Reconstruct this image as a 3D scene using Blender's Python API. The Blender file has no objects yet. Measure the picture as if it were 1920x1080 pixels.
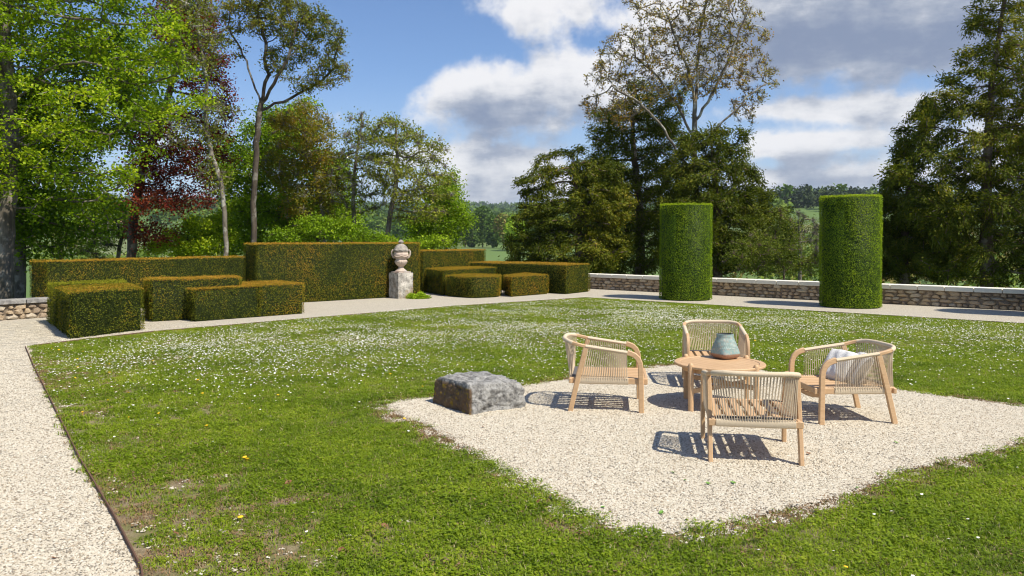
import bpy, bmesh, math, random
import numpy as np
from mathutils import Vector, Matrix, noise

random.seed(7)
RNG = np.random.default_rng(7)
PI = math.pi
C = bpy.context.scene.collection
SC = bpy.context.scene

# ------------------------------------------------------------------ camera, sky, sun, exposure
EYE, FOC, HZ = 1.7, 1440.0, 450.0            # eye height (m), focal length and horizon row of a 1920 px wide photograph
cam_d = bpy.data.cameras.new('camera'); cam = bpy.data.objects.new('camera', cam_d); C.objects.link(cam)
cam.location = (0, 0, EYE); cam.rotation_euler = (math.radians(90), 0, 0)
cam_d.lens = 27.0; cam_d.sensor_width = 36.0; cam_d.shift_y = -(540 - HZ) / 1920.0
cam_d.clip_start = 0.1; cam_d.clip_end = 12000
SC.camera = cam
SC.render.engine = 'CYCLES'
SC.cycles.pixel_filter_type = 'BLACKMAN_HARRIS'; SC.cycles.filter_width = 1.15
SC.view_settings.view_transform = 'Standard'; SC.view_settings.look = 'None'
SC.view_settings.exposure = 0.30; SC.view_settings.gamma = 1.0
SC.view_settings.use_curve_mapping = False

SUN_EL = math.radians(54.0); SUN_AZ = math.radians(129.0)       # azimuth clockwise from +Y
sdir = Vector((math.sin(SUN_AZ)*math.cos(SUN_EL), math.cos(SUN_AZ)*math.cos(SUN_EL), math.sin(SUN_EL)))
sl = bpy.data.lights.new('sun', 'SUN'); sl.energy = 5.0; sl.angle = math.radians(0.53); sl.color = (1.0, 0.93, 0.79)
so = bpy.data.objects.new('sun', sl); C.objects.link(so); so.rotation_euler = sdir.to_track_quat('Z', 'Y').to_euler()
so.location = (20, -20, 40)

def G(px, py, z=0.0):                        # survey: point of the plane at height z seen at a pixel of the photograph
    d = FOC * (EYE - z) / (py - HZ)
    return ((px - 960) / FOC * d, d)
def W(px, py, d):                            # survey: point at depth d
    return np.array(((px - 960) / FOC * d, d, EYE - (py - HZ) * d / FOC))

class NT:                                    # small node tree helper
    def __init__(s, tree): s.t = tree; s.n = tree.nodes; s.l = tree.links
    def add(s, typ, ins=None, **kw):
        n = s.n.new(typ)
        for k, v in kw.items(): setattr(n, k, v)
        if ins:
            for k, v in ins.items(): s.put(n, k, v)
        return n
    def put(s, n, k, v):
        sock = n.inputs[k]
        if hasattr(v, 'is_linked') or isinstance(v, bpy.types.NodeSocket): s.l.new(v, sock)
        elif isinstance(v, bpy.types.Node): s.l.new(v.outputs[0], sock)
        else: sock.default_value = v
    def math(s, op, a, b=0.0, c=0.0, clamp=False):
        n = s.add('ShaderNodeMath', {0: a, 1: b, 2: c}, operation=op); n.use_clamp = clamp
        return n.outputs[0]
    def mix(s, f, a, b, blend='MIX'):
        n = s.add('ShaderNodeMix', data_type='RGBA', blend_type=blend)
        s.put(n, 0, f); s.put(n, 6, a if not isinstance(a, tuple) else (*a, 1)[:4]); s.put(n, 7, b if not isinstance(b, tuple) else (*b, 1)[:4])
        return n.outputs[2]
    def ramp(s, f, stops, interp='LINEAR'):
        n = s.add('ShaderNodeValToRGB', {0: f}); cr = n.color_ramp; cr.interpolation = interp
        while len(cr.elements) < len(stops): cr.elements.new(0.5)
        for e, (p, c) in zip(cr.elements, stops):
            e.position = p; e.color = (*c, 1) if len(c) == 3 else c
        return n.outputs[0]
    def noise(s, vec, scale, detail=4, rough=.5, dist=0.0):
        n = s.add('ShaderNodeTexNoise', {'Scale': scale, 'Detail': detail, 'Roughness': rough, 'Distortion': dist})
        if vec is not None: s.l.new(vec, n.inputs['Vector'])
        return n.outputs[0]
    def sstep(s, v, a, b):
        n = s.add('ShaderNodeMapRange', {0: v, 1: a, 2: b, 3: 0.0, 4: 1.0}, interpolation_type='SMOOTHSTEP')
        return n.outputs[0]

def build_world():
    w = bpy.data.worlds.new('World'); SC.world = w; w.use_nodes = True
    t = NT(w.node_tree); t.n.clear()
    sky = t.add('ShaderNodeTexSky', sky_type='NISHITA'); sky.sun_disc = False
    sky.sun_elevation = SUN_EL; sky.sun_rotation = SUN_AZ; sky.altitude = 100; sky.air_density = 1.0; sky.dust_density = 0.6; sky.ozone_density = 2.0
    # cloud density as a group, evaluated twice (at the point and a little higher) so that undersides turn grey
    g = bpy.data.node_groups.new('cloud_density', 'ShaderNodeTree')
    g.interface.new_socket('Lift', in_out='INPUT', socket_type='NodeSocketFloat')
    g.interface.new_socket('D', in_out='OUTPUT', socket_type='NodeSocketFloat')
    q = NT(g); gi = q.add('NodeGroupInput'); go = q.add('NodeGroupOutput')
    tc = q.add('ShaderNodeTexCoord'); sp = q.add('ShaderNodeSeparateXYZ', {0: tc.outputs['Generated']})
    az = q.math('ARCTAN2', sp.outputs[0], sp.outputs[1])
    hyp = q.math('SQRT', q.math('ADD', q.math('MULTIPLY', sp.outputs[0], sp.outputs[0]), q.math('MULTIPLY', sp.outputs[1], sp.outputs[1])))
    el = q.math('ADD', q.math('ARCTAN2', sp.outputs[2], hyp), gi.outputs[0])
    # noise space: stretched sideways near the horizon
    ev = q.math('MULTIPLY', el, q.math('ADD', 1.6, q.math('DIVIDE', 0.22, q.math('ADD', q.math('MAXIMUM', el, 0.0), 0.09))))
    comb = q.add('ShaderNodeCombineXYZ', {0: q.math('MULTIPLY', az, 1.7), 1: ev, 2: 3.7})
    n1 = q.noise(comb.outputs[0], 4.2, 8, .56)
    n2 = q.noise(comb.outputs[0], 13.0, 6, .6)
    comb2 = q.add('ShaderNodeCombineXYZ', {0: q.math('MULTIPLY', az, 0.9), 1: ev, 2: 1.3})
    n3 = q.noise(comb2.outputs[0], 2.2, 5, .5)
    def blob(px, py, rx, ry, amt):
        a0 = math.atan((px-960)/FOC); e0 = math.atan((HZ-py)/FOC*math.cos(a0))
        ra = rx/FOC*math.cos(a0)**2; re = ry/FOC*math.cos(a0)
        dx = q.math('DIVIDE', q.math('SUBTRACT', az, a0), ra); dy = q.math('DIVIDE', q.math('SUBTRACT', el, e0), re)
        r2 = q.math('ADD', q.math('MULTIPLY', dx, dx), q.math('MULTIPLY', dy, dy))
        return q.math('MULTIPLY', q.math('EXPONENT', q.math('MULTIPLY', r2, -1.0)), amt)
    tot = None
    for b in [(935,190,175,60,.40),(850,165,70,45,.16),(1050,150,90,50,.14),(990,22,50,36,.20),(1470,-50,400,140,.48),(1250,90,180,50,.20),(890,70,70,40,-.22),(1110,85,60,30,-.16),
              (1580,60,330,85,.42),(1840,90,120,80,.2),(1600,205,230,22,.36),(1900,60,200,120,.25),
              (1470,283,80,22,.38),(1600,335,230,24,.32),(1560,262,90,14,.25),(900,300,190,24,.36),(960,345,240,22,.34),(880,372,200,16,.22),
              (640,215,90,18,.18),(290,210,130,30,.15),(560,5,30,12,.16),(800,50,20,12,.2),(740,45,20,10,.12),
              (640,95,170,110,-.4),(1440,228,90,20,-.25),(1445,305,50,18,-.22),(760,60,90,60,-.22),(1120,72,45,22,-.1),(300,80,330,110,-.3)]:
        v = blob(*b); tot = v if tot is None else q.math('ADD', tot, v)
    base = q.math('ADD', q.math('MULTIPLY', q.math('SUBTRACT', n1, .5), 1.35), q.math('ADD', q.math('MULTIPLY', q.math('SUBTRACT', n2, .5), .38), q.math('MULTIPLY', q.math('SUBTRACT', n3, .52), .5)))
    q.l.new(q.math('ADD', base, tot), go.inputs[0])
    def dens(lift):
        n = t.add('ShaderNodeGroup'); n.node_tree = g; n.inputs[0].default_value = lift; return n.outputs[0]
    D0 = dens(0.0); D1 = dens(0.022); D2 = dens(0.05)
    alpha = t.sstep(D0, 0.06, 0.32)
    over = t.math('ADD', t.math('MULTIPLY', D1, .55), t.math('MULTIPLY', D2, .45))
    tcs = t.add('ShaderNodeTexCoord'); mps = t.add('ShaderNodeMapping', {'Vector': tcs.outputs['Generated'], 'Scale': (1.6, 1.6, 5.0)})
    bil = t.noise(mps.outputs[0], 5.0, 8, .62); bil2 = t.noise(mps.outputs[0], 1.9, 4, .5)
    over = t.math('ADD', over, t.math('ADD', t.math('MULTIPLY', t.math('SUBTRACT', bil, .5), .75), t.math('MULTIPLY', t.math('SUBTRACT', bil2, .52), .8)))
    shade = t.sstep(over, 0.09, 0.64)
    ccol = t.ramp(shade, [(0.0, (.80,.79,.79)), (.3, (.60,.61,.64)), (.65, (.35,.385,.46)), (1.0, (.205,.25,.355))])
    skyc = t.mix(1.0, sky.outputs[0], (0.084,0.098,0.119), 'MULTIPLY')
    # pale band of air low over the horizon
    tc = t.add('ShaderNodeTexCoord'); sp = t.add('ShaderNodeSeparateXYZ', {0: tc.outputs['Generated']})
    low = t.sstep(sp.outputs[2], 0.22, -0.01)
    skyc = t.mix(t.math('MULTIPLY', low, .55), skyc, (.50,.58,.70))
    col = t.mix(t.math('MULTIPLY', alpha, .94), skyc, ccol)
    bg = t.add('ShaderNodeBackground', {0: col, 1: 1.0})
    out = t.add('ShaderNodeOutputWorld', {0: bg.outputs[0]})
build_world()

# ------------------------------------------------------------------ materials
def mat(name):
    m = bpy.data.materials.new(name); m.use_nodes = True
    t = NT(m.node_tree); t.n.clear()
    p = t.add('ShaderNodeBsdfPrincipled'); o = t.add('ShaderNodeOutputMaterial', {0: p.outputs[0]})
    return m, t, p, o
def bump(t, p, h, strength=.4, dist=.01):
    b = t.add('ShaderNodeBump', {'Height': h, 'Strength': strength, 'Distance': dist}); t.l.new(b.outputs[0], p.inputs['Normal'])

def leaf_mat(name, stops, transl=.35, rough=.55, spec=.25):
    m, t, p, o = mat(name)
    a = t.add('ShaderNodeAttribute', attribute_name='tint')
    col = t.ramp(a.outputs['Fac'], stops)
    t.put(p, 'Base Color', col); p.inputs['Roughness'].default_value = rough; p.inputs['Specular IOR Level'].default_value = spec
    tr = t.add('ShaderNodeBsdfTranslucent', {0: t.mix(1.0, col, (1.25,1.3,.7), 'MULTIPLY')})
    mx = t.add('ShaderNodeMixShader', {0: transl, 1: p.outputs[0], 2: tr.outputs[0]})
    t.l.new(mx.outputs[0], o.inputs[0]); return m

def simple(name, col, rough=.6, var=.15, scale=8, bumps=.0, metal=0):
    m, t, p, o = mat(name)
    tc = t.add('ShaderNodeTexCoord')
    n = t.noise(tc.outputs['Object'], scale, 5, .6)
    c = t.mix(n, tuple(x*(1-var) for x in col), tuple(min(1, x*(1+var)) for x in col))
    t.put(p, 'Base Color', c); p.inputs['Roughness'].default_value = rough; p.inputs['Metallic'].default_value = metal
    if bumps: bump(t, p, n, bumps, .01)
    return m

def m_wood():
    m, t, p, o = mat('pale_teak')
    tc = t.add('ShaderNodeTexCoord'); oi = t.add('ShaderNodeObjectInfo')
    mp = t.add('ShaderNodeMapping', {'Vector': tc.outputs['Object'], 'Scale': (26, 3.0, 26)})
    n = t.noise(mp.outputs[0], 2.2, 6, .65, .6); n2 = t.noise(tc.outputs['Object'], 5, 3)
    c = t.ramp(n, [(.25, (.43,.258,.125)), (.5, (.55,.35,.185)), (.75, (.63,.42,.24))])
    c = t.mix(t.math('MULTIPLY', n2, .5), c, (.60,.41,.24))
    c = t.mix(t.math('MULTIPLY', oi.outputs['Random'], .22), c, (.40,.23,.11))
    t.put(p, 'Base Color', c); p.inputs['Roughness'].default_value = .58; bump(t, p, n, .15, .004)
    return m
def m_rope(axis_scale=420):
    m, t, p, o = mat('cream_rope')
    tc = t.add('ShaderNodeTexCoord')
    n = t.noise(tc.outputs['Object'], 90, 3, .6); n2 = t.noise(tc.outputs['Object'], 6, 3)
    c = t.mix(n, (.48,.37,.235), (.68,.56,.40)); c = t.mix(t.math('MULTIPLY', n2, .3), c, (.68,.60,.48))
    t.put(p, 'Base Color', c); p.inputs['Roughness'].default_value = .85; bump(t, p, n, .4, .003)
    return m
def m_gravel(name, cols, sc=70):
    m, t, p, o = mat(name)
    tc = t.add('ShaderNodeTexCoord'); P = tc.outputs['Object']
    v = t.add('ShaderNodeTexVoronoi', {'Vector': P, 'Scale': sc}); vr = t.add('ShaderNodeSeparateColor', {0: v.outputs['Color']})
    c = t.ramp(vr.outputs[0], cols)
    edge = t.sstep(v.outputs['Distance'], .85, .45)
    c = t.mix(edge, (.34,.30,.24), c)
    big = t.noise(P, .7, 5, .6); c = t.mix(t.math('MULTIPLY', t.sstep(big, .5, .75), .25), c, (.42,.37,.30))
    grit = t.noise(P, 9, 4, .7); c = t.mix(t.math('MULTIPLY', t.sstep(grit, .55, .8), .3), c, (.36,.31,.25))
    t.put(p, 'Base Color', c); p.inputs['Roughness'].default_value = .9
    hh = t.math('MULTIPLY', v.outputs['Distance'], -1.0); bump(t, p, hh, .9, .012)
    return m
def m_pebble():
    m, t, p, o = mat('pebble_stone')
    a = t.add('ShaderNodeAttribute', attribute_name='tint'); oi = t.add('ShaderNodeObjectInfo')
    f = t.math('FRACT', t.math('ADD', a.outputs['Fac'], oi.outputs['Random']))
    c = t.ramp(f, [(0, (.59,.535,.43)), (.32, (.47,.41,.315)), (.54, (.58,.535,.44)), (.68, (.36,.285,.195)), (.80, (.17,.15,.12)), (.90, (.48,.42,.32)), (1, (.67,.63,.54))])
    t.put(p, 'Base Color', c); p.inputs['Roughness'].default_value = .8
    return m
def m_lawn():
    m, t, p, o = mat('lawn_soil')
    tc = t.add('ShaderNodeTexCoord'); P = tc.outputs['Object']
    n = t.noise(P, 3.5, 8, .7); n2 = t.noise(P, 45, 5, .7); n3 = t.noise(P, .35, 5, .6)
    c = t.mix(n2, (.10,.085,.035), (.24,.21,.075))
    c = t.mix(t.math('MULTIPLY', n3, .45), c, (.17,.21,.04))
    n4 = t.noise(P, 16, 6, .75); c = t.mix(t.math('MULTIPLY', t.sstep(n, .42, .6), .85), c, t.mix(t.sstep(n4, .35, .65), (.15,.10,.06), (.33,.25,.16)))
    c = t.mix(t.math('MULTIPLY', t.sstep(n2, .60, .72), .5), c, (.50,.43,.33))
    t.put(p, 'Base Color', c); p.inputs['Roughness'].default_value = .95; bump(t, p, n2, .8, .02)
    return m
def m_terrain():
    m, t, p, o = mat('meadow')
    tc = t.add('ShaderNodeTexCoord'); P = tc.outputs['Object']
    v = t.add('ShaderNodeTexVoronoi', {'Vector': P, 'Scale': .006}); vr = t.add('ShaderNodeSeparateColor', {0: v.outputs['Color']})
    c = t.ramp(vr.outputs[0], [(0, (.085,.15,.025)), (.4, (.12,.19,.035)), (.7, (.08,.12,.025)), (.88, (.14,.19,.045)), (1, (.28,.22,.14))])
    n = t.noise(P, .6, 8, .7); c = t.mix(t.math('MULTIPLY', n, .55), c, (.075,.13,.03))
    t.put(p, 'Base Color', c); p.inputs['Roughness'].default_value = .95; bump(t, p, n, .5, .3)
    return m
def m_bark(name, c1, c2, c3, sc=6):
    m, t, p, o = mat(name)
    tc = t.add('ShaderNodeTexCoord'); P = tc.outputs['Object']
    mp = t.add('ShaderNodeMapping', {'Vector': P, 'Scale': (1, 1, .3)})
    n = t.noise(mp.outputs[0], sc, 8, .7); n2 = t.noise(P, sc*.45, 5, .6)
    c = t.mix(t.sstep(n, .35, .65), c1, c2); c = t.mix(t.sstep(n2, .50, .62), c, c3)
    t.put(p, 'Base Color', c); p.inputs['Roughness'].default_value = .9; bump(t, p, n, .8, .03)
    return m
def m_rock(name, light, dark, stain=None, lich=.5, sc=1.0):
    m, t, p, o = mat(name)
    tc = t.add('ShaderNodeTexCoord'); P = tc.outputs['Object']
    n = t.noise(P, 9*sc, 9, .72); n2 = t.noise(P, 34*sc, 6, .7); n3 = t.noise(P, 3.4*sc, 5, .6)
    c = t.mix(t.sstep(n, .38, .62), dark, light)
    c = t.mix(t.math('MULTIPLY', t.sstep(n2, .54, .66), lich), c, (.045,.043,.04))
    if stain:
        c = t.mix(t.math('MULTIPLY', t.sstep(n3, .48, .66), .8), c, stain)
    t.put(p, 'Base Color', c); p.inputs['Roughness'].default_value = .92
    bump(t, p, t.math('ADD', n, t.math('MULTIPLY', n2, .5)), .9, .02*1/sc)
    return m

WOOD = m_wood(); ROPE = m_rope()
GRAVEL = m_gravel('gravel', [(0, (.60,.545,.45)), (.5, (.53,.475,.375)), (.72, (.40,.34,.25)), (.84, (.58,.535,.45)), (1, (.28,.245,.20))])
PEB = m_pebble(); LAWN = m_lawn(); TERR = m_terrain()
def m_grass():
    m, t, p, o = mat('grass_blade')
    a = t.add('ShaderNodeAttribute', attribute_name='tint'); ge = t.add('ShaderNodeNewGeometry')
    n = t.noise(ge.outputs['Position'], .9, 6, .65); n2 = t.noise(ge.outputs['Position'], 9, 4, .7)
    f = t.math('ADD', t.math('MULTIPLY', a.outputs['Fac'], .62), t.math('ADD', t.math('MULTIPLY', t.math('SUBTRACT', n, .5), 1.25), t.math('MULTIPLY', t.math('SUBTRACT', n2, .5), 1.15)))
    f = t.math('ADD', f, .12)
    col = t.ramp(f, [(0, (.085,.140,.005)), (.35, (.18,.265,.008)), (.65, (.29,.37,.018)), (.88, (.43,.44,.055)), (1, (.55,.47,.19))])
    dry = t.sstep(a.outputs['Fac'], .93, .99); col = t.mix(dry, col, (.50,.42,.22))
    t.put(p, 'Base Color', col); p.inputs['Roughness'].default_value = .5; p.inputs['Specular IOR Level'].default_value = .25
    tr = t.add('ShaderNodeBsdfTranslucent', {0: t.mix(1.0, col, (1.2,1.25,.7), 'MULTIPLY')}); mx = t.add('ShaderNodeMixShader', {0: .4, 1: p.outputs[0], 2: tr.outputs[0]})
    t.l.new(mx.outputs[0], o.inputs[0]); return m
GRASS = m_grass()
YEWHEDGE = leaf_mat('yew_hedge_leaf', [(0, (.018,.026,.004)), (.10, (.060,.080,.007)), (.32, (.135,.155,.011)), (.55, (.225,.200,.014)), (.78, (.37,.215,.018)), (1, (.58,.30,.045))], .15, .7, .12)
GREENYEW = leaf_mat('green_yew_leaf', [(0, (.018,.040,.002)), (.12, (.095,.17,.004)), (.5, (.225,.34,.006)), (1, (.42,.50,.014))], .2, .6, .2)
LIMEHEDGE = leaf_mat('lime_hedge_leaf', [(0, (.02,.03,.004)), (.2, (.08,.11,.008)), (.5, (.20,.22,.012)), (1, (.42,.36,.03))], .2, .65, .12)
MAPLE = leaf_mat('maple_leaf', [(0, (.08,.15,.006)), (.5, (.24,.36,.010)), (1, (.58,.62,.03))], .42, .5, .2)
FRESH = leaf_mat('fresh_leaf', [(0, (.07,.14,.007)), (.5, (.20,.32,.012)), (1, (.42,.54,.03))], .42, .55, .2)
COPPER = leaf_mat('copper_leaf', [(0, (.06,.012,.008)), (.45, (.19,.028,.018)), (.8, (.34,.075,.025)), (1, (.24,.20,.03))], .3, .5, .2)
BRONZE = leaf_mat('bronze_leaf', [(0, (.10,.145,.014)), (.45, (.24,.23,.024)), (.8, (.36,.24,.03)), (1, (.42,.22,.035))], .4, .55, .2)
OLIVE = leaf_mat('olive_leaf', [(0, (.08,.12,.016)), (.5, (.20,.24,.03)), (1, (.36,.36,.05))], .4, .55, .2)
YEW = leaf_mat('yew_needles', [(0, (.035,.055,.007)), (.45, (.120,.150,.014)), (.8, (.225,.215,.020)), (1, (.38,.28,.04))], .3, .65, .12)
FARLEAF = leaf_mat('far_leaf', [(0, (.05,.10,.018)), (.5, (.12,.19,.03)), (.8, (.19,.26,.04)), (1, (.26,.20,.07))], .2, .8, .1)
PINEFAR = leaf_mat('far_pine', [(0, (.020,.038,.014)), (1, (.05,.075,.02))], .1, .8)
BARK_G = m_bark('grey_bark', (.07,.058,.044), (.16,.135,.105), (.24,.215,.18))
BARK_D = m_bark('dark_bark', (.045,.033,.024), (.11,.085,.062), (.20,.18,.15))
BARK_L = m_bark('lichen_bark', (.09,.07,.052), (.22,.19,.15), (.42,.405,.35), 5)
BARK_R = m_bark('red_bark', (.07,.045,.03), (.17,.11,.075), (.28,.23,.18))
LIME = simple('coping_limestone', (.82,.77,.655), .8, .06, 5, .15)
GREYCAP = m_rock('grey_coping', (.36,.34,.31), (.20,.19,.18), None, .45, 1.0)
MORTAR = m_rock('lime_mortar', (.30,.24,.17), (.16,.12,.085), None, .3, 1.2)
RUBBLE = []
for i, (a, b, s) in enumerate([((.52,.41,.28), (.34,.255,.17), (.42,.27,.15)), ((.58,.50,.385), (.38,.31,.225), None), ((.45,.345,.24), (.27,.20,.14), (.16,.125,.09)), ((.55,.44,.30), (.39,.29,.185), (.48,.31,.16))]):
    RUBBLE.append(m_rock('rubble_stone', a, b, s, .35, 1.2))
STEEL = simple('rusty_edging', (.13,.065,.04), .8, .4, 12, .2)
URN = m_rock('pink_limestone', (.66,.53,.43), (.47,.37,.30), (.40,.37,.33), .25, .6)
LID = m_rock('lichened_limestone', (.40,.36,.31), (.22,.20,.18), None, .5, .9)
PED = m_rock('spotted_limestone', (.62,.57,.50), (.26,.24,.21), (.22,.12,.035), .75, .55)

# ------------------------------------------------------------------ mesh helpers
def np_mesh(name, V, faces, tint=None, smooth=False):
    V = np.asarray(V, dtype=np.float32)
    me = bpy.data.meshes.new(name)
    if not isinstance(faces, list): faces = [faces]
    faces = [np.asarray(f, dtype=np.int32) for f in faces if len(f)]
    nl = sum(f.size for f in faces); npoly = sum(len(f) for f in faces)
    me.vertices.add(len(V)); me.vertices.foreach_set('co', V.ravel())
    me.loops.add(nl); me.loops.foreach_set('vertex_index', np.concatenate([f.ravel() for f in faces]))
    me.polygons.add(npoly)
    tot = np.concatenate([np.full(len(f), f.shape[1], np.int32) for f in faces])
    st = np.concatenate([[0], np.cumsum(tot)[:-1]]).astype(np.int32)
    me.polygons.foreach_set('loop_start', st)
    try: me.polygons.foreach_set('loop_total', tot)
    except Exception: pass
    if smooth: me.polygons.foreach_set('use_smooth', np.ones(npoly, bool))
    if tint is not None:
        a = me.attributes.new('tint', 'FLOAT', 'POINT'); a.data.foreach_set('value', np.asarray(tint, dtype=np.float32))
    me.update(calc_edges=True); me.validate()
    return me
def link(name, me, m, parent=None):
    o = bpy.data.objects.new(name, me)
    if m is not None and not me.materials: me.materials.append(m)
    C.objects.link(o)
    if parent is not None: o.parent = parent
    return o
def tag(o, label=None, cat=None, group=None, kind=None):
    if label: o['label'] = label
    if cat: o['category'] = cat
    if group: o['group'] = group
    if kind: o['kind'] = kind
    return o
def empty(name, loc, rz=0, label=None, cat=None, group=None):
    o = bpy.data.objects.new(name, None); C.objects.link(o); o.location = loc; o.rotation_euler = (0, 0, rz)
    o.empty_display_size = .2
    return tag(o, label, cat, group)
def copy_tree(o, parent=None):
    c = o.copy(); C.objects.link(c); c.parent = parent
    for ch in [x for x in list(o.children)]: copy_tree(ch, c)
    return c

class MB:                                    # collects verts and faces of one mesh
    def __init__(s): s.V = []; s.F = []
    def add(s, V, F):
        b = len(s.V); s.V.extend([tuple(v) for v in V]); s.F.extend([tuple(i+b for i in f) for f in F])
    def box(s, c, size, rot=None, bev=0):
        bm = bmesh.new(); bmesh.ops.create_cube(bm, size=1)
        for v in bm.verts: v.co = Vector((v.co.x*size[0], v.co.y*size[1], v.co.z*size[2]))
        if bev: bmesh.ops.bevel(bm, geom=list(bm.edges), offset=bev, segments=1, profile=.5, affect='EDGES')
        M = Matrix.Translation(c) @ (rot.to_4x4() if rot is not None else Matrix.Identity(4))
        bm.verts.ensure_lookup_table()
        s.add([M @ v.co for v in bm.verts], [[v.index for v in f.verts] for f in bm.faces]); bm.free()
    def sweep(s, pts, prof, upv=(0,0,1), caps=True, scales=None, closed=False):
        pts = [Vector(p) for p in pts]; n = len(pts); k = len(prof); V = []; prev = None
        for i, p in enumerate(pts):
            if closed: T = (pts[(i+1) % n] - pts[i-1]).normalized()
            else: T = (pts[min(i+1, n-1)] - pts[max(i-1, 0)]).normalized()
            U = Vector(upv); 
            if abs(T.dot(U)) > .98: U = prev if prev is not None else Vector((0,1,0))
            A = T.cross(U).normalized(); B = A.cross(T).normalized(); prev = B
            sc = scales[i] if scales else 1
            for (a, b) in prof: V.append(p + A*a*sc + B*b*sc)
        F = []
        for i in range(n-1 if not closed else n):
            j = (i+1) % n
            for q in range(k): r = (q+1) % k; F.append((i*k+q, i*k+r, j*k+r, j*k+q))
        if caps and not closed: F.append(tuple(range(k-1, -1, -1))); F.append(tuple((n-1)*k+q for q in range(k)))
        s.add(V, F)
    def lathe(s, prof, seg=48, mod=None, c=(0,0,0)):
        V = []
        for (r, z) in prof:
            for j in range(seg):
                a = 2*PI*j/seg; rr = r*(mod(a, z) if mod else 1)
                V.append((c[0]+rr*math.cos(a), c[1]+rr*math.sin(a), c[2]+z))
        F = []
        for i in range(len(prof)-1):
            for j in range(seg):
                k = (j+1) % seg; F.append((i*seg+j, i*seg+k, (i+1)*seg+k, (i+1)*seg+j))
        F.append(tuple(range(seg-1, -1, -1))); F.append(tuple((len(prof)-1)*seg+j for j in range(seg)))
        s.add(V, F)
    def build(s, name, m, parent=None, smooth=False):
        me = bpy.data.meshes.new(name); me.from_pydata(s.V, [], s.F); me.update()
        if smooth:
            me.polygons.foreach_set('use_smooth', [True]*len(me.polygons))
            try: me.set_sharp_from_angle(angle=math.radians(40))
            except Exception: pass
        return link(name, me, m, parent)
def circ(r, k=8, sx=1, sy=1): return [(r*sx*math.cos(2*PI*i/k), r*sy*math.sin(2*PI*i/k)) for i in range(k)]
def rrect(w, h, r=.006):
    a, b = w/2, h/2
    return [(-a+r,-b),(a-r,-b),(a,-b+r),(a,b-r),(a-r,b),(-a+r,b),(-a,b-r),(-a,-b+r)]

def inside(P, poly):
    x, y = P[:,0], P[:,1]; r = np.zeros(len(P), bool); poly = np.asarray(poly); j = len(poly)-1
    for i in range(len(poly)):
        xi, yi = poly[i]; xj, yj = poly[j]
        c = ((yi > y) != (yj > y)) & (x < (xj-xi)*(y-yi)/((yj-yi) or 1e-9)+xi); r ^= c; j = i
    return r
def dist_poly(P, poly):
    poly = np.asarray(poly, float); d = np.full(len(P), 1e9)
    for i in range(len(poly)):
        a = poly[i]; b = poly[(i+1) % len(poly)]; ab = b-a
        t = np.clip(((P-a) @ ab)/(ab @ ab), 0, 1); d = np.minimum(d, np.linalg.norm(P-(a+t[:,None]*ab), axis=1))
    return d
_W = RNG.normal(size=(14, 3)); _PH = RNG.uniform(0, 6.28, 14)
def fno(P, f):                               # cheap smooth noise, about -1..1
    P = np.asarray(P, float)
    if P.shape[1] == 2: P = np.c_[P, np.zeros(len(P))]
    r = 0
    for i in range(14):
        k = f*(1+.28*i)*_W[i]; r = r + np.sin(P @ k + _PH[i] + 1.7*np.sin(P @ (k[[1,2,0]]*.6)))/(1+.22*i)
    return r/4.2

# ------------------------------------------------------------------ plan of the terrace
wd = np.array((.753, -.658)); wn = np.array((.658, .753)); W0 = np.array((2.74, 26.75))       # inner foot of the right wall
left_curve = [(-16.2,4.0),(-15.4,8.0),(-14.2,11.2),(-12.9,13.6),(-11.7,15.2),(-10.95,15.95),(-10.05,17.1)]
TERRACE = [tuple(W0 - wd*7.2 + wn*.25), tuple(W0 + wd*26 + wn*.25), (24,-6), (-17,-6)] + [(x-.15, y+.1) for x, y in left_curve] + [(-11.6,18.2),(-8.9,22.6),(-4.5,27.5)]
LAWN_L = [(-7.66,12.09),(-6.35,10.2),(-5.08,8.40),(-3.32,5.90),(-2.41,4.66),(-1.89,3.92),(-1.2,2.6),(-.2,.6),(1.0,-2.0)]
LAWN_T = [G(60,650.4),(-6.66,13.99),(-3.99,16.88),(-1.51,19.46),(2.13,22.4)]
LAWN_R = [(2.13,22.4),(10.29,15.44),(20.5,6.8)]
LAWNP = LAWN_T + LAWN_R[1:] + [(20.5,-5.5),(2.6,-5.5)] + LAWN_L[::-1][:-1]
PATCH_PX = [(728,762),(760,785),(805,800),(850,828),(905,858),(955,890),(1010,915),(1060,945),(1120,975),(1165,998),(1215,1006),(1290,998),(1350,985),(1430,965),(1500,952),(1570,932),(1640,905),(1710,880),(1780,862),(1850,850),(1925,826),(2000,815),
            (2060,800),(2010,782),(1925,768),(1850,757),(1770,748),(1700,738),(1600,722),(1500,708),(1400,694),(1310,688),(1240,690),(1170,702),(1090,713),(1000,724),(900,738),(800,750),(745,755)]
PATCHP = [G(x, y) for x, y in PATCH_PX]

TP = np.array(TERRACE)
def ssn(x): x = np.clip(x, 0, 1); return x*x*(3-2*x)
def terrain_z(P):
    P = np.asarray(P, float).reshape(-1, 2)
    r = np.linalg.norm(P, axis=1); az = np.degrees(np.arctan2(P[:,0], P[:,1]))
    s = np.where(inside(P, TERRACE), 0, dist_poly(P, TERRACE))
    z = -.25 - 4.6*ssn((s-.6)/22)
    z = z - 1.5*ssn((r-60)/80) + 4.2*ssn((r-160)/220)
    far = np.clip((r-420)/1500, 0, 2)
    und = fno(P, .0022)*.5+.5
    z = z + far*(55+10*und) + 22*np.exp(-((az-21)/10)**2)*ssn((r-280)/420) + 12*ssn((r-1200)/800)*fno(P, .0032)
    z = z + 30*ssn((r-2100)/700) + 4*fno(P, .012)*ssn((r-500)/400)
    z = z + 12*np.exp(-((az+24)/14)**2)*ssn((r-350)/500)
    return z

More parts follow.
